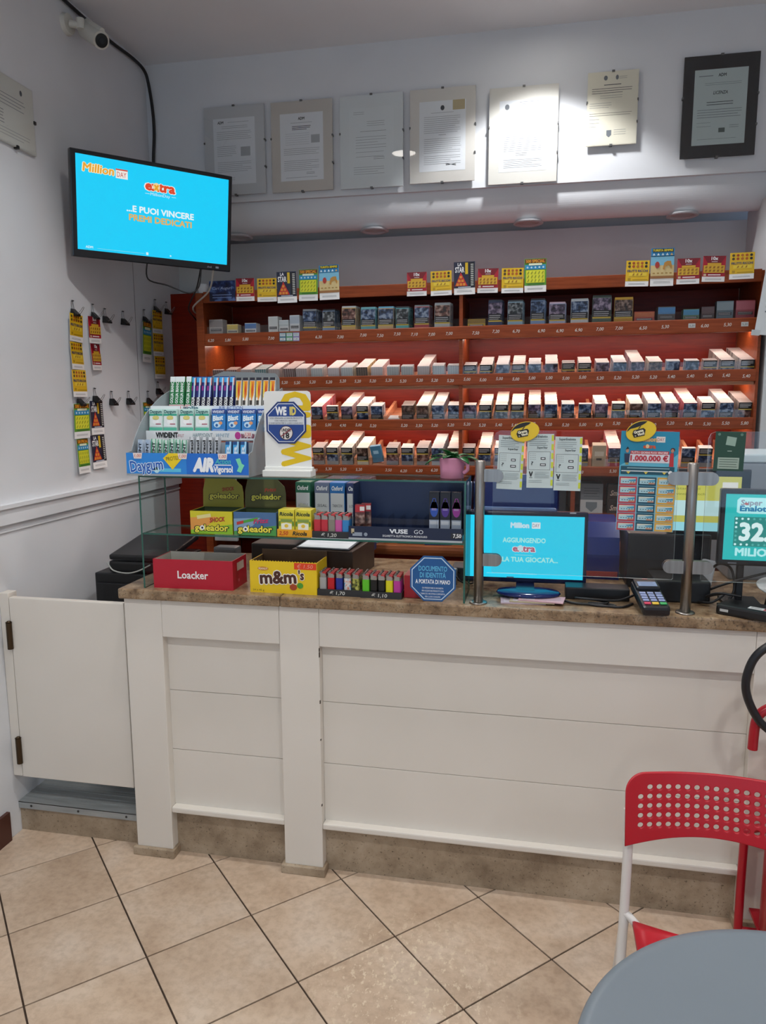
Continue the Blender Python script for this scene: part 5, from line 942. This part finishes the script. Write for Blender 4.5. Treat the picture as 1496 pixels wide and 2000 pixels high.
def sheet(x0, x1, lab):
    b = MB(FRONT((x0+x1)/2, .0285, 0)); w_ = (x1-x0)/2; z0, z1, c = 1.104, 1.55, .02
    P = [(-w_+.004, z0), (w_-.004, z0), (w_, z0+.004), (w_, z1-c), (w_-c*.3, z1-c*.3), (w_-c, z1), (-w_+c, z1), (-w_+c*.3, z1-c*.3), (-w_, z1-c), (-w_, z0+.004)]
    b.prism(P, .0, .004, ACRYL, side=m('#c9d2d0', .2)); thing('glass_screen', lab, 'glass screen', (0, 0, 0), data=b)
sheet(.906, 1.449, 'clear protective screen between the two steel poles')
sheet(1.527, 2.07, 'clear protective screen right of the second steel pole')
def slip(x0, x1, z0, z1, lab, rot):
    w_, h = x1-x0, z1-z0; b = MB(FRONT(0, 0, 0)); b.prism([(-w_/2, -h), (w_/2, -h), (w_/2, 0), (-w_/2, 0)], 0, .0004, m('#c2d0d0', .7)); b.L = .0007
    ink = m('#7d898c'); dk = m('#26292c')
    for i in range(6): b.rect(w_/2-.007, -h*(.02+.165*i)-h*.11, w_/2-.0005, -h*(.02+.165*i), m('#c6d23a', .5))
    b.text('SuperEnalotto', -.004, -h*.045, .007, m('#4c5658'), w=w_*.62, bold=.02); b.lines(-w_*.42, w_*.3, -h*.1, 4, h*.035, ink, .0013); b.text('SuperStar', .006, -h*.25, .006, m('#4c5658'), w=w_*.4, bold=.02)
    for a in ((-w_*.44, -h*.33, w_*.38, -h*.325), (-w_*.44, -h*.665, w_*.38, -h*.66), (-w_*.44, -h*.665, -w_*.43, -h*.325), (w_*.37, -h*.665, w_*.38, -h*.325)): b.rect(*a, dk)
    b.text('?', -w_*.3, -h*.54, .011, dk, w=.007); b.rect(w_*.02, -h*.475, w_*.2, -h*.43, dk); b.rect(w_*.05, -h*.463, w_*.17, -h*.442, PAPER, 2); b.rect(0, -h*.59, w_*.22, -h*.545, dk); b.rect(w_*.03, -h*.577, w_*.19, -h*.558, PAPER, 2)
    for i in range(4):
        for j in range(4): b.rect(-w_*.38+i*w_*.06, -h*(.37+.035*j), -w_*.355+i*w_*.06, -h*(.36+.035*j), ink)
    b.poly([(-w_*.42, -h*.7), (-w_*.38, -h*.69), (-w_*.34, -h*.74), (-w_*.30, -h*.69), (-w_*.26, -h*.7), (-w_*.32, -h*.79), (-w_*.36, -h*.79)], dk); b.rect(-w_*.4, -h*.815, -w_*.28, -h*.805, dk); b.lines(-w_*.2, w_*.36, -h*.7, 6, h*.022, ink, .0008); b.lines(-w_*.42, w_*.1, -h*.86, 2, h*.03, ink, .001)
    thing('betting_slip', lab, 'betting slip', ((x0+x1)/2, .0236, z1), (0, R(rot), 0), data=b)
slip(.922, 1.0, 1.37, 1.536, 'pale green betting slip on the screen, left of the three', 2)
slip(1.008, 1.087, 1.376, 1.541, 'pale green betting slip on the screen, middle of the three', 0)
slip(1.091, 1.171, 1.369, 1.533, 'pale green betting slip on the screen, right of the three', .6)
def oval(x, z, lab, rot):
    b = MB(FRONT(0, 0, 0)); rx, ry = .0435, .029; n = 36; P = [(rx*math.cos(2*math.pi*k/n), ry*math.sin(2*math.pi*k/n)*(1.0 if math.sin(2*math.pi*k/n) < 0 else 1.05)) for k in range(n)]
    b.prism([(x_*1.0, y_) for x_, y_ in P], 0, .003, m('#dcb91a', .35)); b.prism([(x_*.97, y_*.95) for x_, y_ in P], .003, .0042, m('#e2c01c', .35)); b.L = .0006; b.M = FRONT(0, -.0042, 0)
    top = [(rx*.97*math.cos(R(a)), ry*.99*math.sin(R(a))) for a in range(55, 161, 7)]
    b.poly(top+[(-rx*.62, ry*.55), (-rx*.3, ry*.52), (rx*.05, ry*.56), (rx*.35, ry*.66)], m('#1a1714', .4), 1)
    b.poly([(-.024, -.012), (.006, -.014), (.013, .001), (.009, .008), (-.02, .009), (-.026, .0)], m('#221d14'), 2); b.text('Gratta', -.007, .0025, .0072, m('#f0ead0'), w=.028, bold=.05, l=3); b.text('Vinci!', -.003, -.0065, .0072, m('#f0ead0'), w=.02, bold=.05, l=3); b.text('e', -.019, -.007, .006, m('#f0ead0'), w=.004, l=3); b.poly([(-.008, .009), (-.003, .0095), (.004, .016), (.001, .016)], m('#221d14'), 2)
    thing('yellow_badge', lab, 'badge', (x, .0205, z), (0, R(rot), 0), data=b)
oval(1.0, 1.547, 'yellow and black oval badge above the betting slips', -14); oval(1.337, 1.55, 'yellow and black oval badge above the turquoise poster', -17)
def poster():
    t = thing('lottery_poster', 'turquoise lottery poster with rows of small cards on the screen', 'poster', (1.359, .0236, 1.251), (0, R(1), 0)); w_, h = .164, .299
    b = MB(FRONT(0, 0, 0)); b.prism([(-w_/2, .166), (w_/2, .166), (w_/2, h), (-w_/2, h)], 0, .0006, m('#1f86a8', .45)); b.prism([(-w_/2, 0), (w_/2, 0), (w_/2, .166), (-w_/2, .166)], 0, .0005, m('#7fb9cc', .45)); b.L = .0005; b.M = FRONT(0, -.0006, 0)
    b.text('Million', -.005, .276, .013, m('#e0b06a'), w=.05, bold=.04, l=1); b.rect(.018, .267, .043, .284, m('#e4e0da'), 1); b.text('DAY', .0305, .2755, .01, m('#a8383a'), w=.02, l=2); b.text('extra', 0, .255, .011, m('#d0542c'), w=.036, bold=.05); b.ell(-.006, .255, .005, .006, m('#e8c89a'), 3, 12)
    b.poly([(-w_/2, .196), (-w_*.3, .215), (w_*.3, .205), (w_/2, .235), (w_/2, .166), (-w_/2, .166)], m('#5fb0c8'), 1)
    b.rect(-.053, .231, .056, .241, m('#b5323c'), 2); b.text("TUTTI I GIORNI PUOI VINCERE", .001, .236, .006, m('#eed8d8'), w=.104, bold=.03, l=3); b.rect(-.055, .206, .058, .231, m('#d8d4da'), 2); b.text('1.000.000 \u20ac', .001, .2195, .0155, m('#b52c3c'), w=.107, bold=.04, l=3)
    b.poly([(-.068, .205), (-.056, .205), (-.054, .232), (-.07, .232)], m('#1f2c48'), 3); b.ell(-.062, .241, .0045, .0065, m('#b58a74'), 3, 10); b.poly([(-.067, .244), (-.062, .253), (-.057, .247)], m('#181818'), 4); b.rect(-.066, .199, -.057, .206, m('#8a8a5c'), 3)
    b.poly([(.058, .196), (.071, .196), (.069, .236), (.06, .236)], m('#b52c34'), 3); b.ell(.065, .243, .0045, .006, m('#b5806a'), 4, 10); b.ell(.066, .246, .0065, .006, m('#3a1f1c'), 3, 10)
    b.rect(-.078, .171, .074, .195, m('#164a5c'), 4); b.lines(-.06, .06, .191, 1, .01, m('#8fb4bc'), .0025, 5, 0); b.lines(-.076, .056, .182, 1, .01, m('#dfe8ea'), .0025, 5, 0)
    for x in (-.056, -.006, .046): b.poly([(x-.006, .179), (x+.006, .179), (x, .172)], m('#d8c04a'), 6)
    b.ell(.063, .178, .006, .006, m('#e6eaec'), 6); part(b, 'print', t)
    for i in range(3):
        b = MB(FRONT(0, 0, 0)); c = ('#b5404c', '#13485c', '#d8a43a')[i]; b.prism([(-.0255, .0), (.0255, 0), (.0255, .0255), (-.0255, .0255)], 0, .0007, m(c, .4)); b.L = .0004; b.M = FRONT(0, -.0007, 0)
        b.rect(-.0215, .005, .0215, .021, m('#a9cdd6')); b.poly([(-.0215, .015), (0, .018), (.0215, .014), (.0215, .021), (-.0215, .021)], m('#cfd2c4'), 2); b.poly([(0, .016), (.0215, .019), (.0215, .013), (.004, .0135)], m('#3a90b4'), 3); b.rect(.004, .005, .0215, .0085, m('#c98a6a'), 2)
        for k in range(5): b.rect(-.016+k*.0075, .0095, -.0125+k*.0075, .0115, m('#33505a'), 4)
        me = b.mesh('small_card')
        for j in range(6): link('small_card', me, t, (-.0545+i*.0545, -.0006, .001+j*.0273))
poster()
b = MB(FRONT(0, 0, 0)); b.prism([(-.041, -.114), (.041, -.114), (.0415, 0), (-.041, 0)], 0, .0012, m('#1f4436', .5)); b.L = .0006; b.M = FRONT(0, -.0012, 0); b.poly([(-.012, -.038), (.014, -.042), (.017, -.017), (-.009, -.013)], m('#8fa89a')); b.rect(-.03, -.108, .028, -.075, m('#9aac9e')); b.lines(-.026, .024, -.08, 4, .007, m('#33453c'), .0014); b.ell(-.031, -.008, .004, .004, m('#5f7f70')); b.ell(.03, -.008, .004, .004, m('#5f7f70')); b.rect(-.006, -.057, .006, -.055, m('#a8bab0'))
thing('green_card', 'dark green card with pale notes hanging on the right screen', 'card', (1.586, .0236, 1.55), (0, R(1), 0), data=b)

# ================================================================== MACHINES BEHIND THE SCREEN
def monitor1():
    t = thing('monitor', 'blue-black monitor showing a cyan lottery advert behind the screen', 'monitor', (1.01, .203, CT), (0, 0, R(1)))
    b = MB(); b.bbox(-.2, 0, .028, .2, .03, .272, m('#141c3a', .15), .006); b.bbox(-.1, .028, .07, .1, .06, .22, m('#141a30', .4), .01); part(b, 'housing', t)
    b = MB(FRONT(-.186, -.0006, .045)); sw, sh = .374, .2125; e = lambda h: m(h, .4, 0, .95); b.rect(0, 0, sw, sh, m('#1fd0f2', .3, 0, .98), 0)
    X = lambda u: u*sw; V = lambda v: (1-v)*sh
    b.text('Million', X(.44), V(.15), .017, e('#c8e6f2'), w=.062, bold=.05); b.rect(X(.545), V(.2), X(.62), V(.1), e('#dfeef2')); b.text('DAY', X(.582), V(.15), .012, e('#7a4a7a'), w=.022)
    b.text('AGGIUNGENDO', X(.48), V(.39), .016, e('#a8f0ec'), w=.142, bold=.03); b.text('extra', X(.48), V(.52), .021, e('#e8f2f4'), w=.08, bold=.09, l=1); b.text('extra', X(.48), V(.52), .021, e('#b0607a'), w=.075, bold=.04); b.ell(X(.45), V(.52), .009, .011, e('#c4e2ea'), 3)
    b.lines(X(.4), X(.56), V(.625), 1, .01, e('#9fe4ee'), .0015, 1, 0); b.text('ALLA TUA GIOCATA...', X(.5), V(.7), .016, e('#a8f0ec'), w=.21, bold=.03); b.lines(X(.15), X(.6), V(.93), 1, .01, e('#7fe0f4'), .002, 1, 0); part(b, 'screen', t)
    b = MB(); b.bbox(-.03, -.1, .0265, .03, .03, .0285, m('#141a38', .2), .0008); b.cyl((0, .0315, .018), (0, .0315, .06), .03, m('#141a38', .2)); part(b, 'neck', t)
    b = MB(); b.M = Matrix.Translation((.01, -.09, .0145)) @ Matrix.Diagonal((1, .6, 1, 1)); b.lathe([(.001, 0), (.1, 0), (.104, .004), (.098, .01), (.06, .0135), (.001, .0135)], m('#16245a', .15), seg=40); part(b, 'base', t)
    b = MB(FRONT(-.05, -.0006, .046)); b.text('MONITOR', 0, 0, .005, m('#5a6478'), w=.025) if False else b.rect(-.012, -.002, .012, .002, m('#5a6478')); b.rect(.19, .222, .21, .226, m('#b9c0cc')); part(b, 'badge', t)
monitor1()
for i, (c, x, r_) in enumerate((('#b9a8b4', -.03, 3), ('#b5a98e', .0, -2), ('#c9a5ad', .03, -8))):
    b = MB(); b.box(-.07, -.036, 0, .07, .036, .004, m(c, .8)); b.M = TOP(0, 0, .004); b.rect(-.06, -.03, -.02, .03, m('#cfc4cc'), 1); b.lines(-.01, .06, .02, 4, .012, m('#9a8f9a'), .003, 1)
    thing('banknote_bundle', '%s bundle of banknotes under the monitor base' % ('mauve', 'buff', 'pink')[i], 'banknotes', (1.035+x, .068, CT+.0003+i*.0045), (0, 0, R(r_)), data=b)
def blue_machine():
    t = thing('lottery_machine', 'large dark blue machine behind the cyan monitor', 'machine', (.965, .46, CT)); n = m('#16265c', .2)
    b = MB(); b.bbox(-.165, 0, 0, .165, .26, .2, n, .02); part(b, 'body', t)
    b = MB(Matrix.Translation((0, .05, .2)) @ Matrix.Rotation(R(-12), 4, 'X')); b.bbox(-.16, -.02, -.01, .16, .2, .17, n, .03); part(b, 'hood', t)
    b = MB(); b.bbox(-.15, -.012, .2, .15, .012, .25, m('#5a7096', .25), .01); part(b, 'panel', t)
    b = MB(); b.bbox(-.185, .0, .21, -.166, .12, .33, m('#9ab0d0', .3), .006); part(b, 'side_cover', t)
    t = thing('ticket_printer', 'glossy blue printer with a sloping front right of the monitor', 'printer', (1.262, .42, CT))
    b = MB(); b.M = Matrix(((0, 0, 1, 0), (1, 0, 0, 0), (0, 1, 0, 0), (0, 0, 0, 1))); b.prism([(0, 0), (.25, 0), (.25, .2), (.06, .2), (.02, .15), (0, .09)], -.075, .075, m('#1d2f78', .15)); part(b, 'body', t)
    b = MB(); b.bbox(-.07, -.004, .01, .07, -.0005, .03, m('#a83a34', .4), .001); part(b, 'red_strip', t)
blue_machine()
def terminal():
    t = thing('betting_terminal', 'black touch terminal with a yellow and white screen behind the steel pole', 'terminal', (1.6, .34, CT))
    b = MB(); b.bbox(-.25, -.02, 0, .02, .2, .19, m('#101116', .35), .008); part(b, 'body', t)
    b = MB(); b.bbox(-.12, .0, .17, .135, .03, .41, m('#17191d', .3), .006); part(b, 'screen_housing', t)
    b = MB(FRONT(-.105, -.0006, .2)); sw, sh = .21, .185; e = lambda h: m(h, .4, 0, .75); b.rect(0, 0, sw, sh, e('#cfcf62'), 0); b.rect(0, sh*.28, sw, sh*.56, e('#c8eef0')); b.rect(0, 0, sw, sh*.16, e('#9fe6f2')); b.rect(0, sh*.16, sw, sh*.28, e('#c6c860')); b.rect(sw*.72, sh*.8, sw*.95, sh*.9, e('#eef0ea'))
    for i, s_ in enumerate(('23.000 punti', 'istantanei', 'vinti scratch')): b.text(s_, sw*.03, sh*(.88-.1*i), .0085, e('#7f8a3a'), w=sw*(.4, .36, .44)[i], a='l')
    b.text('mo', sw*.78, sh*.08, .014, e('#2a4a7a'), w=.03, bold=.04); part(b, 'screen', t)
    b = MB(FRONT(-.2, -.0206, .1)); b.rect(0, 0, .12, .001, m('#33363c')); b.rect(.02, -.03, .14, -.006, m('#1c1e24')); part(b, 'slot', t)
terminal()
t = thing('grey_machine', 'light grey machine with a white top at the right edge', 'machine', (1.92, .5, CT))
b = MB(); b.bbox(-.2, 0, 0, .2, .3, .42, m('#8d949a', .5), .008); part(b, 'body', t); b = MB(); b.bbox(-.203, -.004, .42, .203, .3, .45, m('#c9d8dc', .4), .006); part(b, 'lid', t)
b = MB(FRONT(-.055, -.0006, .345)); b.poly([(-.01, 0), (0, .01), (.012, .004), (.004, -.002), (.012, -.012), (0, -.006), (-.012, -.012)], m('#26292c')); b.ell(.0, .016, .004, .004, m('#26292c'), 1, 8); part(b, 'emblem', t)
def monitor2():
    t = thing('jackpot_monitor', 'black monitor showing a turquoise jackpot at the right edge', 'monitor', (1.79, .1, CT), (0, 0, R(-2)))
    b = MB(); b.bbox(-.2, 0, .135, .2, .03, .371, m('#101216', .3), .005); part(b, 'housing', t)
    b = MB(FRONT(-.186, -.0006, .153)); sw, sh = .372, .203; e = lambda h: m(h, .4, 0, .95); b.rect(0, 0, sw, sh, m('#1fc4c4', .3, 0, .9), 0)
    b.prism([(.032, .148), (.032, .185), (.04, .193), (.11, .193), (.15, .17), (.15, .148), (.14, .144), (.04, .144)], .0003, .0005, e('#b8f4f6')); b.L = .0006
    b.text('Super', .072, .178, .016, e('#8f98a8'), w=.06, bold=.03, l=2); b.ell(.0575, .174, .0055, .0035, e('#b55a5a'), 3, 10); b.text('Enalotto', .09, .16, .016, e('#1f7fae'), w=.1, bold=.04, l=2)
    b.rect(.027, .043, sw-.02, .134, e('#1c8a84'), 1)
    for i in range(20): b.ell(.033+i*.0165, .128, .0036, .0036, e('#d4fafa' if i % 6 < 3 else '#55b4ac'), 2, 8); b.ell(.033+i*.0165, .049, .0036, .0036, e('#d4fafa' if i % 6 < 3 else '#55b4ac'), 2, 8)
    for i in range(5): b.ell(.033, .062+i*.0133, .0036, .0036, e('#d4fafa' if i > 2 else '#55b4ac'), 2, 8)
    b.text('32.', .042, .089, .052, e('#e0fcfc'), w=.085, bold=.04, a='l', l=2); b.text('MILIONI', .034, .026, .023, e('#b8f6f8'), w=.125, bold=.04, a='l', l=2); part(b, 'screen', t)
    b = MB(FRONT(-.17, -.0006, .143)); b.rect(0, -.002, .025, .002, m('#6f757c')); part(b, 'badge', t)
    b = MB(); b.bbox(-.135, .03, .012, -.115, .05, .2, m('#15171a', .4), .003); part(b, 'neck', t); b = MB(); b.bbox(-.17, .0, 0, -.06, .12, .012, m('#15171a', .4), .004); part(b, 'base', t)
monitor2()
def card_terminal():
    t = thing('card_terminal', 'dark handheld card payment terminal with coloured keys on the counter edge', 'card terminal', (1.395, -.052, CT+.0055), (R(13), 0, R(6)))
    b = MB(); b.bbox(-.04, 0, 0, .04, .175, .03, m('#17181d', .35), .009); b.bbox(-.036, .11, .02, .036, .172, .04, m('#1b1c22', .35), .006); part(b, 'body', t)
    b = MB(TOP(0, 0, .0405)); b.rect(-.028, .118, .028, .148, m('#8fb0dc', .3, 0, .55)); b.lines(-.02, .02, .14, 2, .01, m('#6080b0', .3, 0, .4), .002, 2); part(b, 'screen', t)
    b = MB(); b.bbox(-.009, -.005, 0, .009, .005, .003, m('#8a98c0', .4), .001); kb = b.mesh('key')
    for r_ in range(4):
        for c in range(3): link('key', kb, t, (-.023+c*.023, .043+r_*.0155, .0302))
    for i, c in enumerate(('#c23a5a', '#d8b43a', '#3aa05a')):
        b = MB(); b.bbox(-.0095, -.006, 0, .0095, .006, .003, m(c, .4), .001); part(b, 'key', t, (-.023+i*.023, .024, .0302), label=('red', 'yellow', 'green')[i]+' key')
    b = MB(TOP(0, .165, .0404)); b.rect(-.008, 0, .008, .004, m('#a83a3a')); part(b, 'badge', t)
card_terminal()
b = MB(); b.bbox(-.1, 0, 0, .1, .075, .04, m('#0f1013', .4), .004); thing('black_flat_box', 'flat black box on the worktop left of the card terminal', 'device', (1.24, .122, CT), (0, 0, 0), data=b)
t = thing('black_reader', 'low black box with a white sticker at the right end of the worktop', 'device', (1.675, .03, CT), (0, 0, R(-32)))
b = MB(); b.bbox(-.085, -.05, 0, .075, .05, .03, m('#101114', .4), .008); part(b, 'body', t); b = MB(TOP(.03, -.02, .0302)); b.rect(-.03, -.014, .035, .012, m('#cfd2d2')); b.rect(.012, -.012, .033, .01, m('#c04a5a'), 2); b.rect(.014, -.006, .024, .008, m('#2a2022'), 3); b.lines(-.024, .006, .004, 2, .007, INK, .0025, 2); part(b, 'sticker', t)
b = MB(FRONT(-.06, -.0504, .015)); b.rect(-.012, -.004, .012, .004, m('#b5b5b2')); part(b, 'metal_plate', t)
t = thing('white_dish_reader', 'white disc-shaped reader on a black foot at the right edge', 'device', (1.80, .13, CT))
b = MB(); b.lathe([(.001, 0), (.06, 0), (.055, .03), (.03, .05), (.001, .05)], m('#131417', .4), seg=28); part(b, 'foot', t)
b = MB(Matrix.Translation((0, 0, .062)) @ Matrix.Rotation(R(10), 4, 'X')); b.lathe([(.001, -.012), (.05, -.01), (.082, .002), (.085, .006), (.08, .008), (.04, .003), (.001, .001)], m('#d3d6d6', .35), seg=36); part(b, 'dish', t)
for i, pts in enumerate(([(1.115, .115, 1.02), (1.12, .095, 1.012), (1.16, .06, 1.008), (1.22, .055, 1.008), (1.27, .075, 1.01), (1.22, .1, 1.012), (1.17, .085, 1.018), (1.22, .07, 1.02), (1.3, .085, 1.016), (1.352, .11, 1.03)], [(1.2, .06, 1.0065), (1.24, .045, 1.0065), (1.29, .05, 1.0065), (1.26, .075, 1.0065), (1.21, .07, 1.0065), (1.3, .04, 1.0065), (1.345, .09, 1.0065)],
                         [(1.59, .2, 1.1), (1.61, .16, 1.13), (1.64, .14, 1.12), (1.65, .13, 1.06), (1.63, .12, 1.02), (1.6, .12, 1.01)], [(1.56, .16, 1.03), (1.6, .14, 1.06), (1.66, .12, 1.09), (1.72, .12, 1.11), (1.78, .14, 1.12)], [(1.55, .14, 1.01), (1.58, .1, 1.02), (1.62, .12, 1.045), (1.57, .13, 1.03), (1.6, .1, 1.05), (1.66, .09, 1.045)])):
    cord('black_cable', pts, .0038, ('black cable coiled below the cyan monitor', 'thin black cable lying in loops beside the card terminal', 'black cable hanging under the jackpot monitor', 'black cable crossing behind the second screen', 'tangled black cable beside the second pole')[i])
b = MB(); b.bbox(-.02, 0, 0, .02, .03, .12, m('#b9bcc0', .5), .004); thing('grey_stand', 'light grey slanted stand left of the jackpot monitor', 'stand', (1.585, .25, CT), (R(-12), R(12), 0), data=b)

# ================================================================== FIRE EXTINGUISHER, CHAIR, TABLE
RED = m('#a80f22', .3)
t = thing('fire_extinguisher', 'red fire extinguisher with black hose on a stand at the right edge', 'fire extinguisher', (1.79, -.15, 0))
b = MB(); b.lathe([(.001, .1), (.07, .1), (.08, .112), (.08, .55), (.07, .6), (.035, .635), (.025, .66), (.001, .66)], RED, seg=36); part(b, 'body', t)
b = MB(); b.cyl((0, 0, .655), (0, 0, .72), .018, m('#8a8a8c', .3, .8)); b.box(-.05, -.012, .72, .02, .012, .732, BLK); b.box(-.06, -.01, .75, .02, .01, .76, BLK); part(b, 'valve', t)
b = MB(); b.tube([(-.02, -.01, .7), (-.08, -.02, .72), (-.13, -.02, .76), (-.165, -.02, .83), (-.168, -.02, .89), (-.145, -.02, .95), (-.09, -.02, .99), (-.03, -.02, .98), (.04, -.02, .9), (.07, -.02, .75), (.09, -.01, .5)], .0115, m('#15151a', .35), 12, 6); part(b, 'hose', t)
b = MB(); b.tube([(-.135, .0, .665), (-.132, .0, .74), (-.118, .0, .775), (-.08, .0, .795), (.0, .0, .8), (.1, .0, .8)], .0135, RED, 12, 4); part(b, 'carrying_hook', t)
b = MB(); b.tube([(-.11, .1, .0), (-.11, .1, .32), (-.1, .1, .36), (-.06, .09, .38)], .0125, RED, 12, 4); b.tube([(.11, .1, .0), (.11, .1, .36)], .0125, RED, 12, 1); b.tube([(-.11, .1, .03), (.0, .1, .03), (.11, .1, .03)], .01, RED, 10, 1); b.box(-.08, -.08, .09, .08, .11, .1, RED); b.box(-.015, .07, .095, .015, .11, .4, RED); b.tube([(-.07, -.07, 0), (-.07, -.07, .09)], .01, RED, 8, 1); b.tube([(.07, -.07, 0), (.07, -.07, .09)], .01, RED, 8, 1); part(b, 'stand', t)

def chair():
    t = thing('chair', 'red perforated plastic chair with white tubular legs behind the round table', 'chair', (1.45, -.6, 0))
    cu = bpy.data.curves.new('back', 'CURVE'); cu.dimensions = '2D'; cu.fill_mode = 'BOTH'; cu.extrude = .0014; cu.bevel_depth = .0024; cu.bevel_resolution = 2; cu.resolution_u = 4
    def spl(P):
        s = cu.splines.new('POLY'); s.points.add(len(P)-1); s.use_cyclic_u = True
        for p, q in zip(s.points, P): p.co = (q[0], q[1], 0, 1)
    W_, r_ = .192, .04; P = []
    for cx, cy, a0 in ((W_-r_, -r_, 0), (-W_+r_, -r_, 90)): P += [(cx+r_*math.cos(R(a0+a)), cy+r_*math.sin(R(a0+a))) for a in range(0, 91, 10)]
    P += [(-W_, -.158)]+[(-W_+.02+x*(2*W_-.04)/20, -.155+.016*math.sin(math.pi*x/20)) for x in range(21)]+[(W_, -.158)]
    spl(P)
    for r0 in range(5):
        for c in range(16):
            if r0 == 0 and c in (0, 15): continue
            x, y = -.159+c*.0212, -.031-r0*.0212; spl([(x+.0086*math.cos(R(a)), y+.0086*math.sin(R(a))) for a in range(0, 360, 20)])
    o = bpy.data.objects.new('tmp', cu); me = bpy.data.meshes.new_from_object(o); bpy.data.objects.remove(o)
    bm = bmesh.new(); bm.from_mesh(me)
    for k in range(-18, 19): bmesh.ops.bisect_plane(bm, geom=bm.verts[:]+bm.edges[:]+bm.faces[:], plane_co=(k*.0106, 0, 0), plane_no=(1, 0, 0))
    bm.to_mesh(me); bm.free()
    for v in me.vertices:
        x, y, z = v.co; yy = y
        depth = -.035*(x/.192)**2-.012*max(0, (abs(x)-.17)/.02)**1*0
        tilt = R(13); d = z
        v.co = (x, depth-d+.03+(yy)*math.sin(tilt)*1.0, .785+yy*math.cos(tilt))
    me.materials.clear(); me.materials.append(m('#b00d20', .35)); me.name = 'backrest'
    part(me, 'backrest', t)
    wt = m('#d6d3cf', .3)
    for s in (-1, 1):
        b = MB(); b.tube([(s*.184, -.005, .7), (s*.184, -.02, .62), (s*.188, -.04, .48), (s*.196, -.075, .3), (s*.205, -.14, .0)], .011, wt, 12, 4); part(b, 'leg', t)
        b = MB(); b.tube([(s*.186, -.035, .44), (s*.19, .05, .2), (s*.2, .13, .0)], .011, wt, 12, 3); part(b, 'leg', t)
        b = MB(); b.tube([(s*.188, -.045, .462), (s*.17, -.055, .452), (s*.15, -.09, .43), (s*.15, -.36, .425)], .0095, wt, 10, 3); part(b, 'seat_rail', t)
    # dished seat
    n, k = 14, 12; vs = []
    for j in range(k):
        for i in range(n):
            u = i/(n-1)*2-1; v = j/(k-1); hw = .172-.03*abs(v-.5)*0; x = u*hw; y = -.06-v*.33
            vs.append((x, y+(-.03*(1-u*u) if j == 0 else 0), .452-.018*(1-u**4)*math.sin(math.pi*min(v*1.1, 1))-.02*max(0, v-.85)*4))
    fs = [(j*n+i, (j+1)*n+i, (j+1)*n+i+1, j*n+i+1) for j in range(k-1) for i in range(n-1)]
    b = MB(); b.add(vs, fs, m('#b00d20', .35), True); o = part(b, 'seat', t); so = o.modifiers.new('s', 'SOLIDIFY'); so.thickness = .009; so.offset = 0
chair()
t = thing('round_table', 'small round table with a smooth grey top in the right foreground', 'table', (1.46, -1.36, 0))
b = MB(); b.lathe([(.001, .695), (.34, .695), (.352, .7), (.357, .708), (.357, .714), (.353, .7195), (.34, .7205), (.336, .7195), (.001, .7195)], noisy('table_laminate', [(.3, '#6a737b'), (.7, '#727b83')], 2, .4), seg=96); part(b, 'top', t)
b = MB(); b.cyl((0, 0, .02), (0, 0, .695), .03, m('#6f757b', .35, .6), seg=24); part(b, 'column', t); b = MB(); b.lathe([(.001, 0), (.22, 0), (.22, .008), (.06, .028), (.03, .04), (.001, .04)], m('#5a5f64', .4, .6), seg=48); part(b, 'base', t)

b = MB(); b.bbox(-.085, 0, 0, .085, .16, .07, m('#0e0f12', .45), .006); thing('black_console', 'black console box on the worktop behind the second steel pole', 'device', (1.5, .14, CT), data=b)
